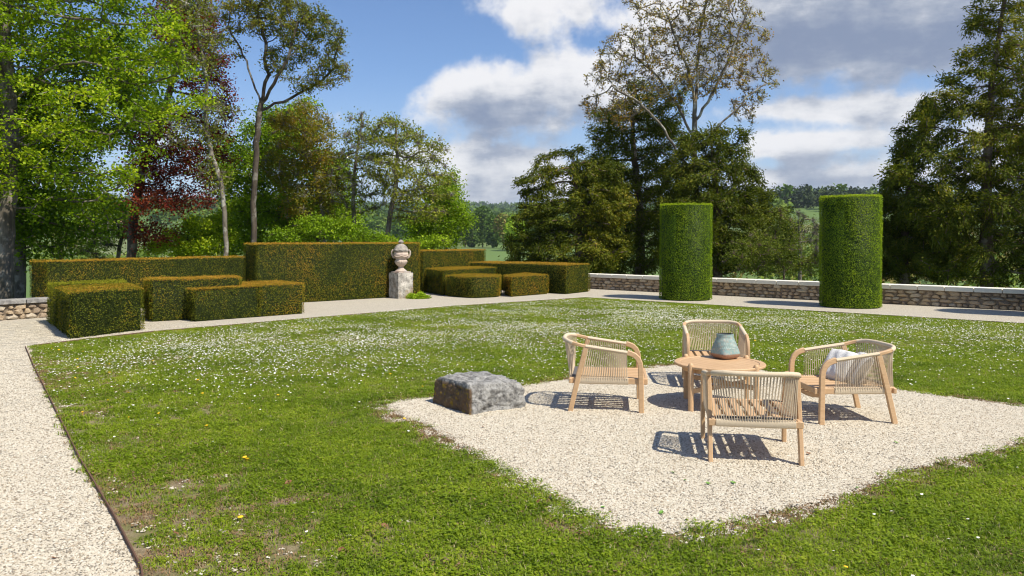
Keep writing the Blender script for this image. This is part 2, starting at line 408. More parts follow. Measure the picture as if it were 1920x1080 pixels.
def polysheet(name, poly, z, m, sub=0):
    bm = bmesh.new(); vs = [bm.verts.new((x, y, z)) for x, y in poly]; f = bm.faces.new(vs)
    if f.normal.z < 0: f.normal_flip()
    bmesh.ops.triangulate(bm, faces=list(bm.faces))
    me = bpy.data.meshes.new(name); bm.to_mesh(me); bm.free()
    return link(name, me, m)

# ground: one sheet to the horizon
rr = np.concatenate([[.5], np.linspace(4, 60, 57), np.geomspace(62, 4700, 90)]); na = 360
aa = np.linspace(0, 2*PI, na, endpoint=False)
R_, A_ = np.meshgrid(rr, aa, indexing='ij'); XY = np.c_[(R_*np.sin(A_)).ravel(), (R_*np.cos(A_)).ravel()]
Zt = terrain_z(XY); nr = len(rr)
i_, j_ = np.meshgrid(np.arange(nr-1), np.arange(na), indexing='ij'); j2 = (j_+1) % na
Fq = np.stack([i_*na+j_, i_*na+j2, (i_+1)*na+j2, (i_+1)*na+j_], -1).reshape(-1, 4)[:, ::-1]
tag(link('ground', np_mesh('ground', np.c_[XY, Zt], [Fq], smooth=True), TERR), 'green valley meadow and hills rolling to the horizon', kind='structure')
tag(polysheet('gravel_path', TERRACE, 0.0, GRAVEL), 'pale gravel path round the lawn', kind='structure')
tag(polysheet('lawn', LAWNP, 0.010, LAWN), 'lawn with daisies inside a steel edging', kind='structure')
jit = []
for i, (x, y) in enumerate(PATCHP):
    x2, y2 = PATCHP[(i+1) % len(PATCHP)]
    for k in range(6):
        t_ = k/6; e = .045
        jit.append((x+(x2-x)*t_+random.uniform(-e, e), y+(y2-y)*t_+random.uniform(-e, e)))
tag(polysheet('gravel_patch', jit, 0.016, GRAVEL), 'square of pale gravel set in the lawn under the chairs', kind='structure')

# terrace retaining face so the edge is never open
mb = MB(); n = len(TERRACE)
for i in range(n):
    a, b = TERRACE[i], TERRACE[(i+1) % n]
    mb.add([(a[0],a[1],-.004),(b[0],b[1],-.004),(b[0],b[1],-1.2),(a[0],a[1],-1.2)], [(0,1,2,3)])
tag(mb.build('terrace_bank', MORTAR), 'retaining face under the terrace edge', kind='structure')

# steel edging round the lawn
def edging(pts, label):
    mb = MB(); P = [Vector((x, y, .012)) for x, y in pts]
    mb.sweep(P, [(-.004,-.02),(.004,-.02),(.004,.020),(-.004,.020)])
    tag(mb.build('lawn_edging', STEEL), label, 'edging', 'steel edging round the lawn')
edging(LAWN_L, 'rusty steel edging between lawn and gravel path on the left')
edging(LAWN_T, 'rusty steel edging between lawn and the clipped hedges')
edging(LAWN_R, 'rusty steel edging between lawn and the tall green columns')

# ------------------------------------------------------------------ rubble walls
def stone_mesh(seed):
    rnd = random.Random(seed); k = rnd.randint(5, 8); V = []
    ang = sorted([2*PI*(i+rnd.uniform(-.28, .28))/k for i in range(k)])
    pr = []
    for a in ang:
        c, s = math.cos(a), math.sin(a); q = (abs(c)**6+abs(s)**6)**(-1/6)
        q *= rnd.uniform(.76, 1.02); pr.append((c*q*.5, s*q*.5))
    for (x, z) in pr: V.append((x, .5, z))
    for (x, z) in pr: V.append((x, -.22, z))
    for (x, z) in pr: V.append((x*.82, -.5+rnd.uniform(-.08, .12), z*.8))
    F = []
    for l in range(2):
        for i in range(k): j = (i+1) % k; F.append((l*k+i, l*k+j, (l+1)*k+j, (l+1)*k+i))
    V.append((rnd.uniform(-.1,.1), -.55, rnd.uniform(-.1,.1)))
    for i in range(k): F.append((2*k+i, 2*k+(i+1) % k, 3*k))
    me = bpy.data.meshes.new('stone'); me.from_pydata(V, [], F); me.update()
    me.materials.append(RUBBLE[seed % 4]); return me
STONES = [stone_mesh(i) for i in range(16)]
def rubble_wall(name, path, label, cat, h, cap_h, cap_w, cap_mat, slab, rows, sw, group=None, body_t=.36, cap_over=.05):
    """path: inner foot polyline, interior to the right-hand normal side pointing to the camera"""
    P = [np.array(p, float) for p in path]; root = empty(name, (P[0][0], P[0][1], 0), 0, label, cat, group)
    o0 = np.array((P[0][0], P[0][1]))
    seg = [np.linalg.norm(P[i+1]-P[i]) for i in range(len(P)-1)]; cum = np.concatenate([[0], np.cumsum(seg)]); L = cum[-1]
    def at(s):
        s = min(max(s, 0), L-1e-6); i = int(np.searchsorted(cum, s, side='right')-1); i = min(i, len(seg)-1)
        d = (P[i+1]-P[i])/seg[i]; return P[i]+d*(s-cum[i])-o0, d
    mb = MB(); N = max(2, int(L/.5)); V = []; F = []
    for i in range(N+1):
        p, d = at(L*i/N); n = np.array((-d[1], d[0])); n = n if (n @ (p+o0)) > 0 else -n
        for off, z in ((.035, -.02), (.035, h-cap_h-.002), (body_t, h-cap_h-.002), (body_t, -1.0)):
            q = p+n*off; V.append((q[0], q[1], z))
    for i in range(N):
        for k in range(3): F.append((i*4+k, i*4+k+1, i*4+4+k+1, i*4+4+k))
    F.append((0,1,2,3)); F.append(tuple(N*4+k for k in (3,2,1,0)))
    mb.add(V, F); mb.build('wall_core', MORTAR, root)
    z0 = 0.0; hh = h-cap_h; rh = hh/rows; rnd = random.Random(len(name)); cnt = 0
    for r in range(rows):
        s = -rnd.uniform(0, sw*.5)
        while s < L:
            w = sw*rnd.uniform(.55, 1.6); hk = rh*rnd.uniform(.82, 1.25); mid = s+w/2; s += w
            if mid > L: break
            p, d = at(mid); n = np.array((-d[1], d[0])); n = n if (n @ (p+o0)) > 0 else -n
            o = bpy.data.objects.new('stone', STONES[rnd.randrange(16)]); C.objects.link(o); o.parent = root
            q = p+n*(.055+rnd.uniform(-.012, .012))
            zc = rh*(r+.5)+rnd.uniform(-.008, .008); zc = min(zc, hh-hk*.5-.004)
            o.location = (q[0], q[1], max(zc, hk*.42))
            o.scale = (w*.99, .15, hk*1.0)
            yaw = math.atan2(-n[0], -n[1]); o.rotation_euler = (0, rnd.uniform(-.16, .16), math.atan2(n[1], n[0])-PI/2); cnt += 1
    s = 0
    while s < L-.05:
        w = min(slab*rnd.uniform(.92, 1.08), L-s); p, d = at(s+w/2); n = np.array((-d[1], d[0])); n = n if (n @ (p+o0)) > 0 else -n
        mb = MB(); mb.box((0, 0, 0), (w-.017, cap_w, cap_h), bev=.006)
        o = mb.build('coping_slab', cap_mat, root)
        q = p+n*(cap_w/2-cap_over); o.location = (q[0], q[1], h-cap_h/2+rnd.uniform(-.002, .002)); o.rotation_euler = (0, 0, math.atan2(n[1], n[0])-PI/2)
        s += w
    return cnt
rubble_wall('rubble_wall', [W0-wd*1.6, W0+wd*14.2], 'low rubble wall with white coping slabs behind the green columns', 'wall', .52, .115, .46, LIME, .62, 4, .215)
rubble_wall('rubble_wall', [(x, y) for x, y in left_curve[2:]], 'curved low rubble wall with grey coping left of the hedges', 'wall', .42, .085, .52, GREYCAP, .55, 3, .20)

# ------------------------------------------------------------------ leaves
def leaf_quads(pos, length, width, rng, up=.5, axis=None, axis_w=0.0, fold=.12, nb=None):
    n = len(pos)
    N = rng.normal(size=(n, 3)); N /= np.linalg.norm(N, axis=1)[:, None]+1e-9; N[:, 2] += up
    if nb is not None: N = N+nb
    N /= np.linalg.norm(N, axis=1)[:, None]+1e-9
    A = rng.normal(size=(n, 3))
    A /= np.linalg.norm(A, axis=1)[:, None]+1e-9
    if axis is not None: A = A*(1-axis_w)+axis*axis_w
    else: A = A - (A*N).sum(1)[:, None]*N
    A /= np.linalg.norm(A, axis=1)[:, None]+1e-9
    B = np.cross(N, A); B /= np.linalg.norm(B, axis=1)[:, None]+1e-9
    L = (length*rng.uniform(.6, 1.3, n))[:, None]; Wd = (width*rng.uniform(.7, 1.25, n))[:, None]
    V = np.empty((n, 4, 3)); up_ = np.cross(A, B)
    V[:, 0] = pos; V[:, 1] = pos+A*L*.5+B*Wd*.5+up_*L*fold; V[:, 2] = pos+A*L; V[:, 3] = pos+A*L*.5-B*Wd*.5+up_*L*fold
    return V.reshape(-1, 3), np.arange(n*4).reshape(-1, 4)

# ------------------------------------------------------------------ clipped hedges
def poly_area_pts(poly, h, dens, rng):
    poly = np.asarray(poly, float); n = len(poly); area2 = 0; P = []; Nn = []; top = []
    cx = poly.mean(0)
    for i in range(n):
        a, b = poly[i], poly[(i+1) % n]; L = np.linalg.norm(b-a); k = int(L*h*dens)
        d = (b-a)/L; nn = np.array((d[1], -d[0])); nn = nn if nn @ ((a+b)/2-cx) > 0 else -nn
        t = rng.uniform(0, L, k); z = rng.uniform(0.02, h, k)
        P.append(np.c_[a+d*t[:, None], z]); Nn.append(np.tile((nn[0], nn[1], 0), (k, 1))); top.append(np.zeros(k))
    mn, mx = poly.min(0), poly.max(0); k = int((mx-mn).prod()*dens*1.15)
    q = rng.uniform(mn, mx, (k, 2)); q = q[inside(q, poly)]
    P.append(np.c_[q, np.full(len(q), h)]); Nn.append(np.tile((0, 0, 1.), (len(q), 1))); top.append(np.ones(len(q)))
    return np.concatenate(P), np.concatenate(Nn), np.concatenate(top)
def round_poly(poly, r=.07, k=3):
    out = []; n = len(poly)
    for i in range(n):
        p = np.array(poly[i], float); a = np.array(poly[i-1], float)-p; b = np.array(poly[(i+1) % n], float)-p
        a = a/np.linalg.norm(a)*r; b = b/np.linalg.norm(b)*r
        for j in range(k+1):
            t = j/k; out.append(tuple(p+a*(1-t)**2+b*t*t))
    return out
def hedge(name, poly, h, label, cat, group, m=None, core=(.022,.03,.007), topc=.80, sidec=.38, orange=0.0, dens=2350, size=.031, sidevar=.22, rnd=.07, k=3, seed=0, toponly_rim=False):
    m = m or YEWHEDGE; rng = np.random.default_rng(100+seed)
    poly = np.array(round_poly(poly, rnd, k) if k else poly); c = poly.mean(0)
    P, Nn, top = poly_area_pts(poly, h, dens, rng)
    e = np.where(np.abs(Nn[:, 2]) > .5, dist_poly(P[:, :2], poly), h-P[:, 2])
    # slightly soft top edge and wavering faces
    wob = fno(P, 2.2)*.016+fno(P, .9)*.012
    P = P+Nn*wob[:, None]
    sink = np.clip(.05-e, 0, .05)*.45
    P[:, 2] -= np.where(top > .5, sink, 0); P = P-Nn*np.where(top > .5, 0, sink)[:, None]
    P = P-Nn*(rng.uniform(0, .022, len(P))+.014*(fno(P, 13)+.6))[:, None]
    pick = rng.random(len(P)) < (1-.28*ssn((fno(P, 7)-.4)/.5))
    P, Nn, top, e = P[pick], Nn[pick], top[pick], e[pick]
    ax = Nn+np.array((0, 0, .55)); ax /= np.linalg.norm(ax, axis=1)[:, None]
    zs = np.where(top > .5, .75, 1.0)
    V, F = leaf_quads(P, size*zs, size*.42*zs, rng, .15, None, 0, .10, Nn*.95)
    big = fno(P, 1.1); fine = fno(P, 5)
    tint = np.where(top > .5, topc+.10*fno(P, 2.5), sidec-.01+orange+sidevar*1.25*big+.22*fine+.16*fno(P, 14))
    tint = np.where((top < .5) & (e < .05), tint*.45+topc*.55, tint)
    tint = np.clip(tint+rng.normal(0, .17, len(P)), 0, 1)
    # core, pulled in
    ci = []
    npp = len(poly); sgn = np.sign(sum(poly[i-1][0]*poly[i][1]-poly[i][0]*poly[i-1][1] for i in range(npp)))
    for i in range(npp):
        e = poly[(i+1) % npp]-poly[i-1]; nn = np.array((-e[1], e[0]))*sgn; ci.append(poly[i]+nn/np.linalg.norm(nn)*.065)
    nv = len(ci); CV = [(p[0], p[1], 0.0) for p in ci]+[(p[0], p[1], h-.055) for p in ci]
    CF = [(i, (i+1) % nv, nv+(i+1) % nv, nv+i) for i in range(nv)]
    nb = len(CV); V = np.concatenate([np.array(CV), V]); F = F+nb
    T = np.concatenate([np.full(nb, .0), np.repeat(tint, 4)])
    topf = np.array([[nv+i for i in range(nv)]])
    o3 = np.array((c[0], c[1], 0)); me = np_mesh(name, V-o3, [np.array(CF), topf, F], T)
    o = link(name, me, m); o.location = o3
    return tag(o, label, cat, group)
HG = 'clipped yew hedge blocks beside the lawn'
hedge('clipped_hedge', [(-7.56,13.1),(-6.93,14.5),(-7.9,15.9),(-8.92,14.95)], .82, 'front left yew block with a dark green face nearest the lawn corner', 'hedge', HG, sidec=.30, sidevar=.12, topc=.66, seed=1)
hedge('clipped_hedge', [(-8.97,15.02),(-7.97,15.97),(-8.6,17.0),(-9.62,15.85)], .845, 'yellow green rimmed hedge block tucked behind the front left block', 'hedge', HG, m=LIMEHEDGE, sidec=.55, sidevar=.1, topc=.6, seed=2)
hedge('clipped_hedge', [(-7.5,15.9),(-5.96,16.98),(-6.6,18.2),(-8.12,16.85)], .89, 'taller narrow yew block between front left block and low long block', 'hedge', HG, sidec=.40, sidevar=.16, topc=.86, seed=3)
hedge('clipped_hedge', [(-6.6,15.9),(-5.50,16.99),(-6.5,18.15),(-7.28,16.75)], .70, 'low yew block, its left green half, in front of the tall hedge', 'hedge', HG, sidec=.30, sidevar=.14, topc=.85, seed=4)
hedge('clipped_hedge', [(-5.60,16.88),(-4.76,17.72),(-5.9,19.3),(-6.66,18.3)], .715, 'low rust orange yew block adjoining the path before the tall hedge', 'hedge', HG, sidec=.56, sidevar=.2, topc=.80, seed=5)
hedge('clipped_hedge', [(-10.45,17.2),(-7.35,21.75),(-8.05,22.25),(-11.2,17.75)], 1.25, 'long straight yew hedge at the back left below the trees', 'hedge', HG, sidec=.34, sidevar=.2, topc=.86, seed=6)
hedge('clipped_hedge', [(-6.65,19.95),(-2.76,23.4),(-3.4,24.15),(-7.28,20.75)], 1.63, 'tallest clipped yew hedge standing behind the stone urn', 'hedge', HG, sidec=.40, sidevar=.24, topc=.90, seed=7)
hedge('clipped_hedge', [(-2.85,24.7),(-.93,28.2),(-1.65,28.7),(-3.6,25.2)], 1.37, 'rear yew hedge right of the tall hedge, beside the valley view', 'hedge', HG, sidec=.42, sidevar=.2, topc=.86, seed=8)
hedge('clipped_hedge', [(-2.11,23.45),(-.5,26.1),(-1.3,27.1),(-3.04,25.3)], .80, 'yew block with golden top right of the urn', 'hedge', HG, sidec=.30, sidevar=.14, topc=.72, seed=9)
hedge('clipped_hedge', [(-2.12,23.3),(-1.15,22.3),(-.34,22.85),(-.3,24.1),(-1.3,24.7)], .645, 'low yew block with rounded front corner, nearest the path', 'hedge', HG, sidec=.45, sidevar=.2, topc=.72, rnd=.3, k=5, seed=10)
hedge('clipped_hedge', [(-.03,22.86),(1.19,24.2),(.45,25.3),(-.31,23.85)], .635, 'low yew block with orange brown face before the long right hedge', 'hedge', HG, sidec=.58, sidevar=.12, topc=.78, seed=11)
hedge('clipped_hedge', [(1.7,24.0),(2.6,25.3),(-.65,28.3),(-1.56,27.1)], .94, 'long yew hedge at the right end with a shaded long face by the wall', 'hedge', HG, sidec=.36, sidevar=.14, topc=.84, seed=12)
GC = 'green cylinder topiaries along the wall'
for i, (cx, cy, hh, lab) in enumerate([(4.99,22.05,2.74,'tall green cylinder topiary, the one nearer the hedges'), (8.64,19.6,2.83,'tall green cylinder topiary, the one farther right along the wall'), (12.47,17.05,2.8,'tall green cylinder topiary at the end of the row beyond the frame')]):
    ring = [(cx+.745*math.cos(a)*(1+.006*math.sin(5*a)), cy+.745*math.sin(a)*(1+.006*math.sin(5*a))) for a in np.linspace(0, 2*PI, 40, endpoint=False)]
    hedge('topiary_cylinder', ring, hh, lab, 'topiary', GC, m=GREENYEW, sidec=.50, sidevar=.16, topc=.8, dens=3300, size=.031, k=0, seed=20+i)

# ------------------------------------------------------------------ trees
def grow(rng, trunk, att, step, di, dk, iters=70, jitter=.25, gravity=0.0, maxn=5000, stems=None):
    nodes = [trunk[0]]; par = [-1]
    for a, b in zip(trunk[:-1], trunk[1:]):
        L = np.linalg.norm(b-a); k = max(1, int(L/step))
        for i in range(1, k+1):
            nodes.append(a+(b-a)*i/k+rng.normal(0, step*.04, 3)); par.append(len(nodes)-2)
    n_tr = len(nodes)
    for st in (stems or []):
        N_ = np.array(nodes); p0 = int(np.linalg.norm(N_-st[0], axis=1).argmin()); prev = N_[p0]; last = p0
        for b in st[1:]:
            a = prev; L = np.linalg.norm(b-a); k = max(1, int(L/step))
            for i in range(1, k+1): nodes.append(a+(b-a)*i/k+rng.normal(0, step*.09, 3)); par.append(last); last = len(nodes)-1
            prev = b
    X = np.zeros((maxn+800, 3)); n = len(nodes); X[:n] = nodes; par = par+[0]*(maxn+800-n); nch = np.zeros(maxn+800, int)
    low = int(n_tr*.22)
    dmin = np.full(len(att), 1e9); idx = np.zeros(len(att), int)
    def upd(lo, hi):
        D = np.linalg.norm(att[:, None, :]-X[None, lo:hi, :], axis=2); k = D.argmin(1); d = D[np.arange(len(att)), k]
        b = d < dmin; dmin[b] = d[b]; idx[b] = k[b]+lo
    upd(low, n); first = True; inf = di
    for it in range(iters):
        if len(att) < 3 or n > maxn: break
        on = dmin < inf
        if not on.any(): inf *= 1.5; continue
        u = np.unique(idx[on]); S = np.zeros((len(u), 3)); mp = np.searchsorted(u, idx[on])
        dv = att[on]-X[idx[on]]; dv /= np.linalg.norm(dv, axis=1)[:, None]+1e-9
        np.add.at(S, mp, dv); S /= np.linalg.norm(S, axis=1)[:, None]+1e-9
        S += rng.normal(0, jitter, S.shape); S[:, 2] += gravity; S /= np.linalg.norm(S, axis=1)[:, None]+1e-9
        ok = nch[u] < 4; u = u[ok]; S = S[ok]
        if len(u) == 0: break
        m0 = n; k = min(len(u), maxn+790-n); X[n:n+k] = X[u[:k]]+S[:k]*step
        for a in range(k): par[n+a] = int(u[a])
        nch[u[:k]] += 1; n += k
        upd(m0, n); keep = dmin > dk
        # attractors whose node is full are dropped
        keep &= nch[idx] < 4
        att = att[keep]; dmin = dmin[keep]; idx = idx[keep]
    return X[:n], np.array(par[:n])
def wood_mesh(X, par, r_trunk, r_tip, power=.5):
    n = len(X); cnt = np.zeros(n); kids = [[] for _ in range(n)]
    for i in range(1, n): kids[par[i]].append(i)
    for i in range(n-1, -1, -1):
        if not kids[i]: cnt[i] = 1
        if i: cnt[par[i]] += cnt[i]
    mx = cnt[0]; rad = r_tip+(r_trunk-r_tip)*(cnt/mx)**power
    V = []; F = []; starts = [0]; done = 0
    chains = [(0, None)]
    while chains:
        s, p = chains.pop(); ch = [p] if p is not None else []; c = s
        while True:
            ch.append(c)
            k = kids[c]
            if not k: break
            k = sorted(k, key=lambda q: -cnt[q])
            for q in k[1:]: chains.append((q, c))
            c = k[0]
        if len(ch) < 2: continue
        P = X[ch]; R = rad[ch].copy()
        if p is not None: R[0] = min(R[0], R[1]*1.15)
        ns = 8 if R.max() > .09 else (5 if R.max() > .03 else 3)
        T = np.gradient(P, axis=0); T /= np.linalg.norm(T, axis=1)[:, None]+1e-9
        ref = np.array((.3, .9, .1)); A = np.cross(T, ref); A /= np.linalg.norm(A, axis=1)[:, None]+1e-9; B = np.cross(T, A)
        b = len(V); m = len(ch)
        an = np.arange(ns)*2*PI/ns
        ring = P[:, None, :]+R[:, None, None]*(np.cos(an)[None, :, None]*A[:, None, :]+np.sin(an)[None, :, None]*B[:, None, :])
        V.extend(ring.reshape(-1, 3).tolist())
        for i in range(m-1):
            for q in range(ns):
                w = (q+1) % ns; F.append((b+i*ns+q, b+i*ns+w, b+(i+1)*ns+w, b+(i+1)*ns+q))
    return V, F, cnt, rad
TREES = []
def tree(name, label, d, trunk, blobs, leafm, bark, r_trunk=.15, natt=900, step=.35, nleaf=30000, lsize=.1, lw=.7, spread=.22, up=.5, droop=0.0,
         r_tip=.008, base=None, group=None, seed=0, cat='tree', jitter=.25, twig=0, tint0=.5, tintv=.3, dy=1.0, gap=.0, gapf=1.0, maxn=4000, di=1.6, dk=.45, maxcnt=8, power=.5, stems=None, shell=0, grav=0.0):
    """trunk: (px,py) survey points bottom to top at depth d; blobs: (px,py,rx,ry[,depth shift, depth radius in metres])"""
    rng = np.random.default_rng(500+seed); k = d/FOC
    tp = [W(px, py, d) for px, py in trunk]
    gx = tp[0][:2]; gz = float(terrain_z(gx)[0]) - .15; b0 = np.array((tp[0][0], tp[0][1], gz))
    tr = [b0]+[p for p in tp if p[2] > gz+.3]
    vols = np.array([b[2]*b[3]*(b[5] if len(b) > 5 else (b[2]+b[3])*.5*k) for b in blobs]); vols = vols**.85
    A = []
    for b, v in zip(blobs, vols/vols.sum()):
        m = max(8, int(natt*v)); c = W(b[0], b[1], d); c[1] += b[4] if len(b) > 4 else 0
        q = rng.normal(size=(m*2, 3)); q /= np.linalg.norm(q, axis=1)[:, None]; rad = rng.random(m*2)**(1/3.)
        if shell: rad = shell+(1-shell)*rad
        q *= rad[:, None]
        q = q*np.array((b[2]*k, b[5] if len(b) > 5 else (b[2]+b[3])*.5*k*dy, b[3]*k))+c
        if gap: q = q[fno(q, gapf) > -1+gap]
        A.append(q[:m])
    att = np.concatenate(A); att = att[att[:, 2] > gz+.25]
    sts = []
    for st in (stems or []):
        q = [W(p[0], p[1], d) for p in st]
        for i, p in enumerate(st): q[i][1] += p[2] if len(p) > 2 else 0
        sts.append(q)
    X, par = grow(rng, tr, att, step, di, dk, jitter=jitter, maxn=maxn, gravity=grav, stems=sts)
    V, F, cnt, rad = wood_mesh(X, par, r_trunk, r_tip, power)
    root = empty(name, tuple(b0), 0, label, cat, group)
    V = np.array(V)-b0
    tips = np.where(cnt <= maxcnt)[0]; tips = tips[tips > len(tr)*2]
    F4 = np.array(F)
    if twig:
        s = rng.choice(tips, twig); dr = X[s]-X[par[s]]; dr /= np.linalg.norm(dr, axis=1)[:, None]+1e-9
        dr = dr*.5+rng.normal(0, .6, dr.shape); dr[:, 2] += .25; dr /= np.linalg.norm(dr, axis=1)[:, None]; L = rng.uniform(.15, .5, (twig, 1))*step*1.6
        p0 = X[s]-b0; mid = p0+dr*L*.5+rng.normal(0, .03, p0.shape); p1 = p0+dr*L+rng.normal(0, .04, p0.shape)
        sx = np.cross(dr, rng.normal(size=dr.shape)); sx /= np.linalg.norm(sx, axis=1)[:, None]; sy = np.cross(dr, sx); w = r_tip*.8
        TV = np.stack([p0+sx*w, p0-sx*w*.5+sy*w, p0-sx*w*.5-sy*w, mid+sx*w*.7, mid-sx*w*.35+sy*w*.7, mid-sx*w*.35-sy*w*.7, p1, p1+sx*w*.2, p1+sy*w*.2], 1).reshape(-1, 3)
        q = np.arange(twig)[:, None]*9+len(V)
        ff = [q+np.array(f) for f in ((0,1,4,3),(1,2,5,4),(2,0,3,5),(3,4,7,6),(4,5,8,7),(5,3,6,8))]
        V = np.concatenate([V, TV]); F4 = np.concatenate([F4]+ff)
    link('trunk', np_mesh('trunk', V, [F4], smooth=True), bark, root)
    if nleaf:
        s = rng.choice(tips, nleaf, p=(1/(cnt[tips]+1))/(1/(cnt[tips]+1)).sum())
        t = rng.random((nleaf, 1)); base_p = X[s]*(1-t)+X[par[s]]*t
        P = base_p+rng.normal(0, spread, (nleaf, 3))*np.array((1, 1, .75)) - b0
        P[:, 2] += b0[2]; ok = P[:, 2] > gz+.15; P[:, 2] -= b0[2]; P = P[ok]; s = s[ok]
        ax = None; aw = 0
        if droop:
            out = X[s]-X[par[s]]; out /= np.linalg.norm(out, axis=1)[:, None]+1e-9; out[:, 2] -= droop; ax = out/(np.linalg.norm(out, axis=1)[:, None]+1e-9); aw = .65
        LV, LF = leaf_quads(P, lsize, lsize*lw, rng, up, ax, aw)
        # each leaf a bigger size variance
        tint = np.clip(tint0+tintv*.8*fno(P+b0, .9)+rng.normal(0, .16, len(P)), 0, 1)
        link('crown', np_mesh('crown', LV, [LF], np.repeat(tint, 4)), leafm, root)
    return root

# left: big maple, its neighbour, copper beech, lichened tree, tall bronze tree ...
tree('maple_tree', 'big bright green maple filling the upper left corner', 19.0, [(8,560),(8,470),(14,380),(20,270),(10,120),(0,-60),(-20,-300)],
     [(50,70,150,120,0,2.0),(170,60,120,110,.3,1.8),(-60,240,130,160,0,2.2),(80,270,150,110,-.9,1.6),(200,230,120,80,-.6,1.5),(290,180,100,55,-.2,1.1),(355,185,45,22,-.2,.5),(170,330,130,60,-.3,1.5),(255,290,60,45,0,1.0),(250,70,80,90,0,1.3),(120,390,95,45,0,1.3),(50,-160,320,200,0,3),(-180,0,230,300,0,3),(270,130,60,55,0,1.2),(310,60,50,60,0,1.0),(340,110,44,36,-.3,.7),(385,188,26,12,-.3,.4)],
     MAPLE, BARK_G, .21, 2600, .34, 105000, .082, .85, .135, 1.0, seed=1, maxn=5200, di=1.7, dk=.34, gap=.56, gapf=1.3, tint0=.55, tintv=.42)
tree('maple_tree', 'maple with slim grey trunk just right of the big trunk', 21.5, [(36,560),(38,440),(40,330),(70,200),(90,60)],
     [(70,250,130,120,0,1.8),(130,400,110,60,0,1.4),(60,460,70,45,0,1.2),(20,380,90,90,0,1.5),(180,150,130,120,.8,1.5)], FRESH, BARK_G, .16, 1100, .4, 40000, .095, .85, .2, .8, seed=2, tint0=.25, tintv=.25, maxn=2600)
tree('copper_beech', 'copper beech with dark red leaves beside the maple', 29.0, [(247,485),(250,400),(265,320),(300,230),(330,130),(345,10)],
     [(345,60,70,80),(390,110,45,70),(408,190,40,60),(400,270,45,60),(330,300,90,40),(290,250,60,60),(330,385,95,22,-1,1.2),(280,350,60,35),(370,355,55,20),(320,330,70,20),(290,440,70,18),(360,0,60,50)],
     COPPER, BARK_D, .17, 1500, .4, 30000, .10, .7, .20, .8, seed=3, maxn=3600, di=1.8, dk=.45, twig=1500, tint0=.5, tintv=.4, gap=.35)
tree('lichened_tree', 'slender tree with pale lichened branches before the copper beech', 26.5, [(424,480),(421,400),(412,335),(398,295),(386,240),(386,150),(372,60),(370,-30)],
     [(375,70,55,80),(410,220,40,50),(350,250,50,35),(400,330,40,40),(365,0,70,50),(340,90,50,60)],
     OLIVE, BARK_L, .085, 600, .3, 6500, .09, .7, .2, .6, seed=4, twig=3200, r_tip=.008, maxn=2400, dk=.4, tint0=.6, maxcnt=3)
tree('bronze_tree', 'tall forked tree with airy bronze crown above the hedges', 27.0, [(476,455),(475,380),(480,300),(483,235),(489,195)],
     [(560,35,65,34),(615,70,36,36),(465,15,50,28),(642,130,22,30),(520,50,70,30),(610,120,40,30),(432,35,22,28),(590,160,45,16),(570,85,50,26),(500,-5,70,20),(440,90,16,24),(530,110,40,30)],
     BRONZE, BARK_D, .10, 1500, .25, 15500, .08, .7, .12, .8, seed=5, twig=4200, r_tip=.007, maxn=4200, dk=.29, di=1.5, grav=.10, stems=[[(489,195),(472,140),(452,90),(425,50)],[(489,195),(500,140),(498,80),(480,20)],[(489,195),(520,160,-.4),(548,110,-.5),(565,50,-.6)],[(487,215),(540,180,.4),(590,150,.5),(625,120,.5)]], tint0=.4, tintv=.35, maxcnt=2, power=.5, jitter=.35)
tree('ash_tree', 'bright green bushy tree behind the tall bronze trunk', 32.0, [(520,470),(525,400),(530,320),(520,240)],
     [(470,330,65,80),(540,270,60,70),(600,390,70,60),(530,410,110,55),(450,430,70,45),(420,300,30,60),(560,215,36,36),(640,400,36,60),(490,240,30,50),(620,330,40,50)], FRESH, BARK_G, .13, 1500, .42, 52000, .11, .75, .22, .7, seed=6, maxn=2800, gap=.35, twig=1500, tint0=.5, tintv=.4)
tree('brown_leaved_tree', 'tree with rusty young leaves left of the sparse trees', 29.5, [(606,470),(604,390),(590,320),(570,250)],
     [(560,235,65,50),(600,270,50,55),(545,310,60,50),(620,340,36,50),(580,380,60,40)], BRONZE, BARK_L, .10, 900, .34, 15000, .09, .7, .18, .7, seed=7, twig=3000, maxn=2300, tint0=.42, tintv=.45, maxcnt=4)
tree('sparse_tree', 'thin nearly bare tree with grey stems behind the tall hedge', 29.0, [(664,460),(662,400),(664,330),(672,270),(680,215)],
     [(670,280,40,75),(650,340,40,60),(700,350,40,60),(685,240,36,30)], OLIVE, BARK_L, .085, 600, .3, 3800, .08, .7, .18, .6, seed=8, twig=3400, maxn=1900, tint0=.5, maxcnt=3)
tree('leaning_tree', 'leaning tree with sparse yellow green leaves behind the urn', 28.0, [(722,462),(730,410),(742,350),(745,290),(742,235)],
     [(740,260,60,45),(700,290,36,50),(790,280,50,40),(820,330,36,36),(770,340,60,50),(800,390,50,36),(850,345,14,30)], OLIVE, BARK_L, .095, 1000, .3, 11500, .085, .7, .16, .6, seed=9, twig=4200, maxn=2500, tint0=.65, maxcnt=3)
tree('young_tree', 'leafy green young tree at the edge of the valley view', 33.0, [(838,480),(838,420),(845,350)],
     [(830,390,45,60),(855,420,28,40),(800,430,50,34),(850,350,16,36)], FRESH, BARK_G, .08, 550, .4, 17000, .10, .7, .2, .7, seed=10, maxn=1300, tint0=.4, tintv=.35, gap=.3)
tree('understorey_shrub', 'bright green shrub rising behind the tall hedge', 27.5, [(650,470),(650,450),(655,425)], [(605,432,60,26),(690,448,60,18),(540,446,50,22),(760,464,46,12),(650,415,22,16),(820,455,40,14)], FRESH, BARK_D, .05, 520, .35, 13000, .085, .7, .15, .7, seed=11, cat='shrub', maxn=1100, tint0=.5, tintv=.5, gap=.55, gapf=1.4, twig=800)
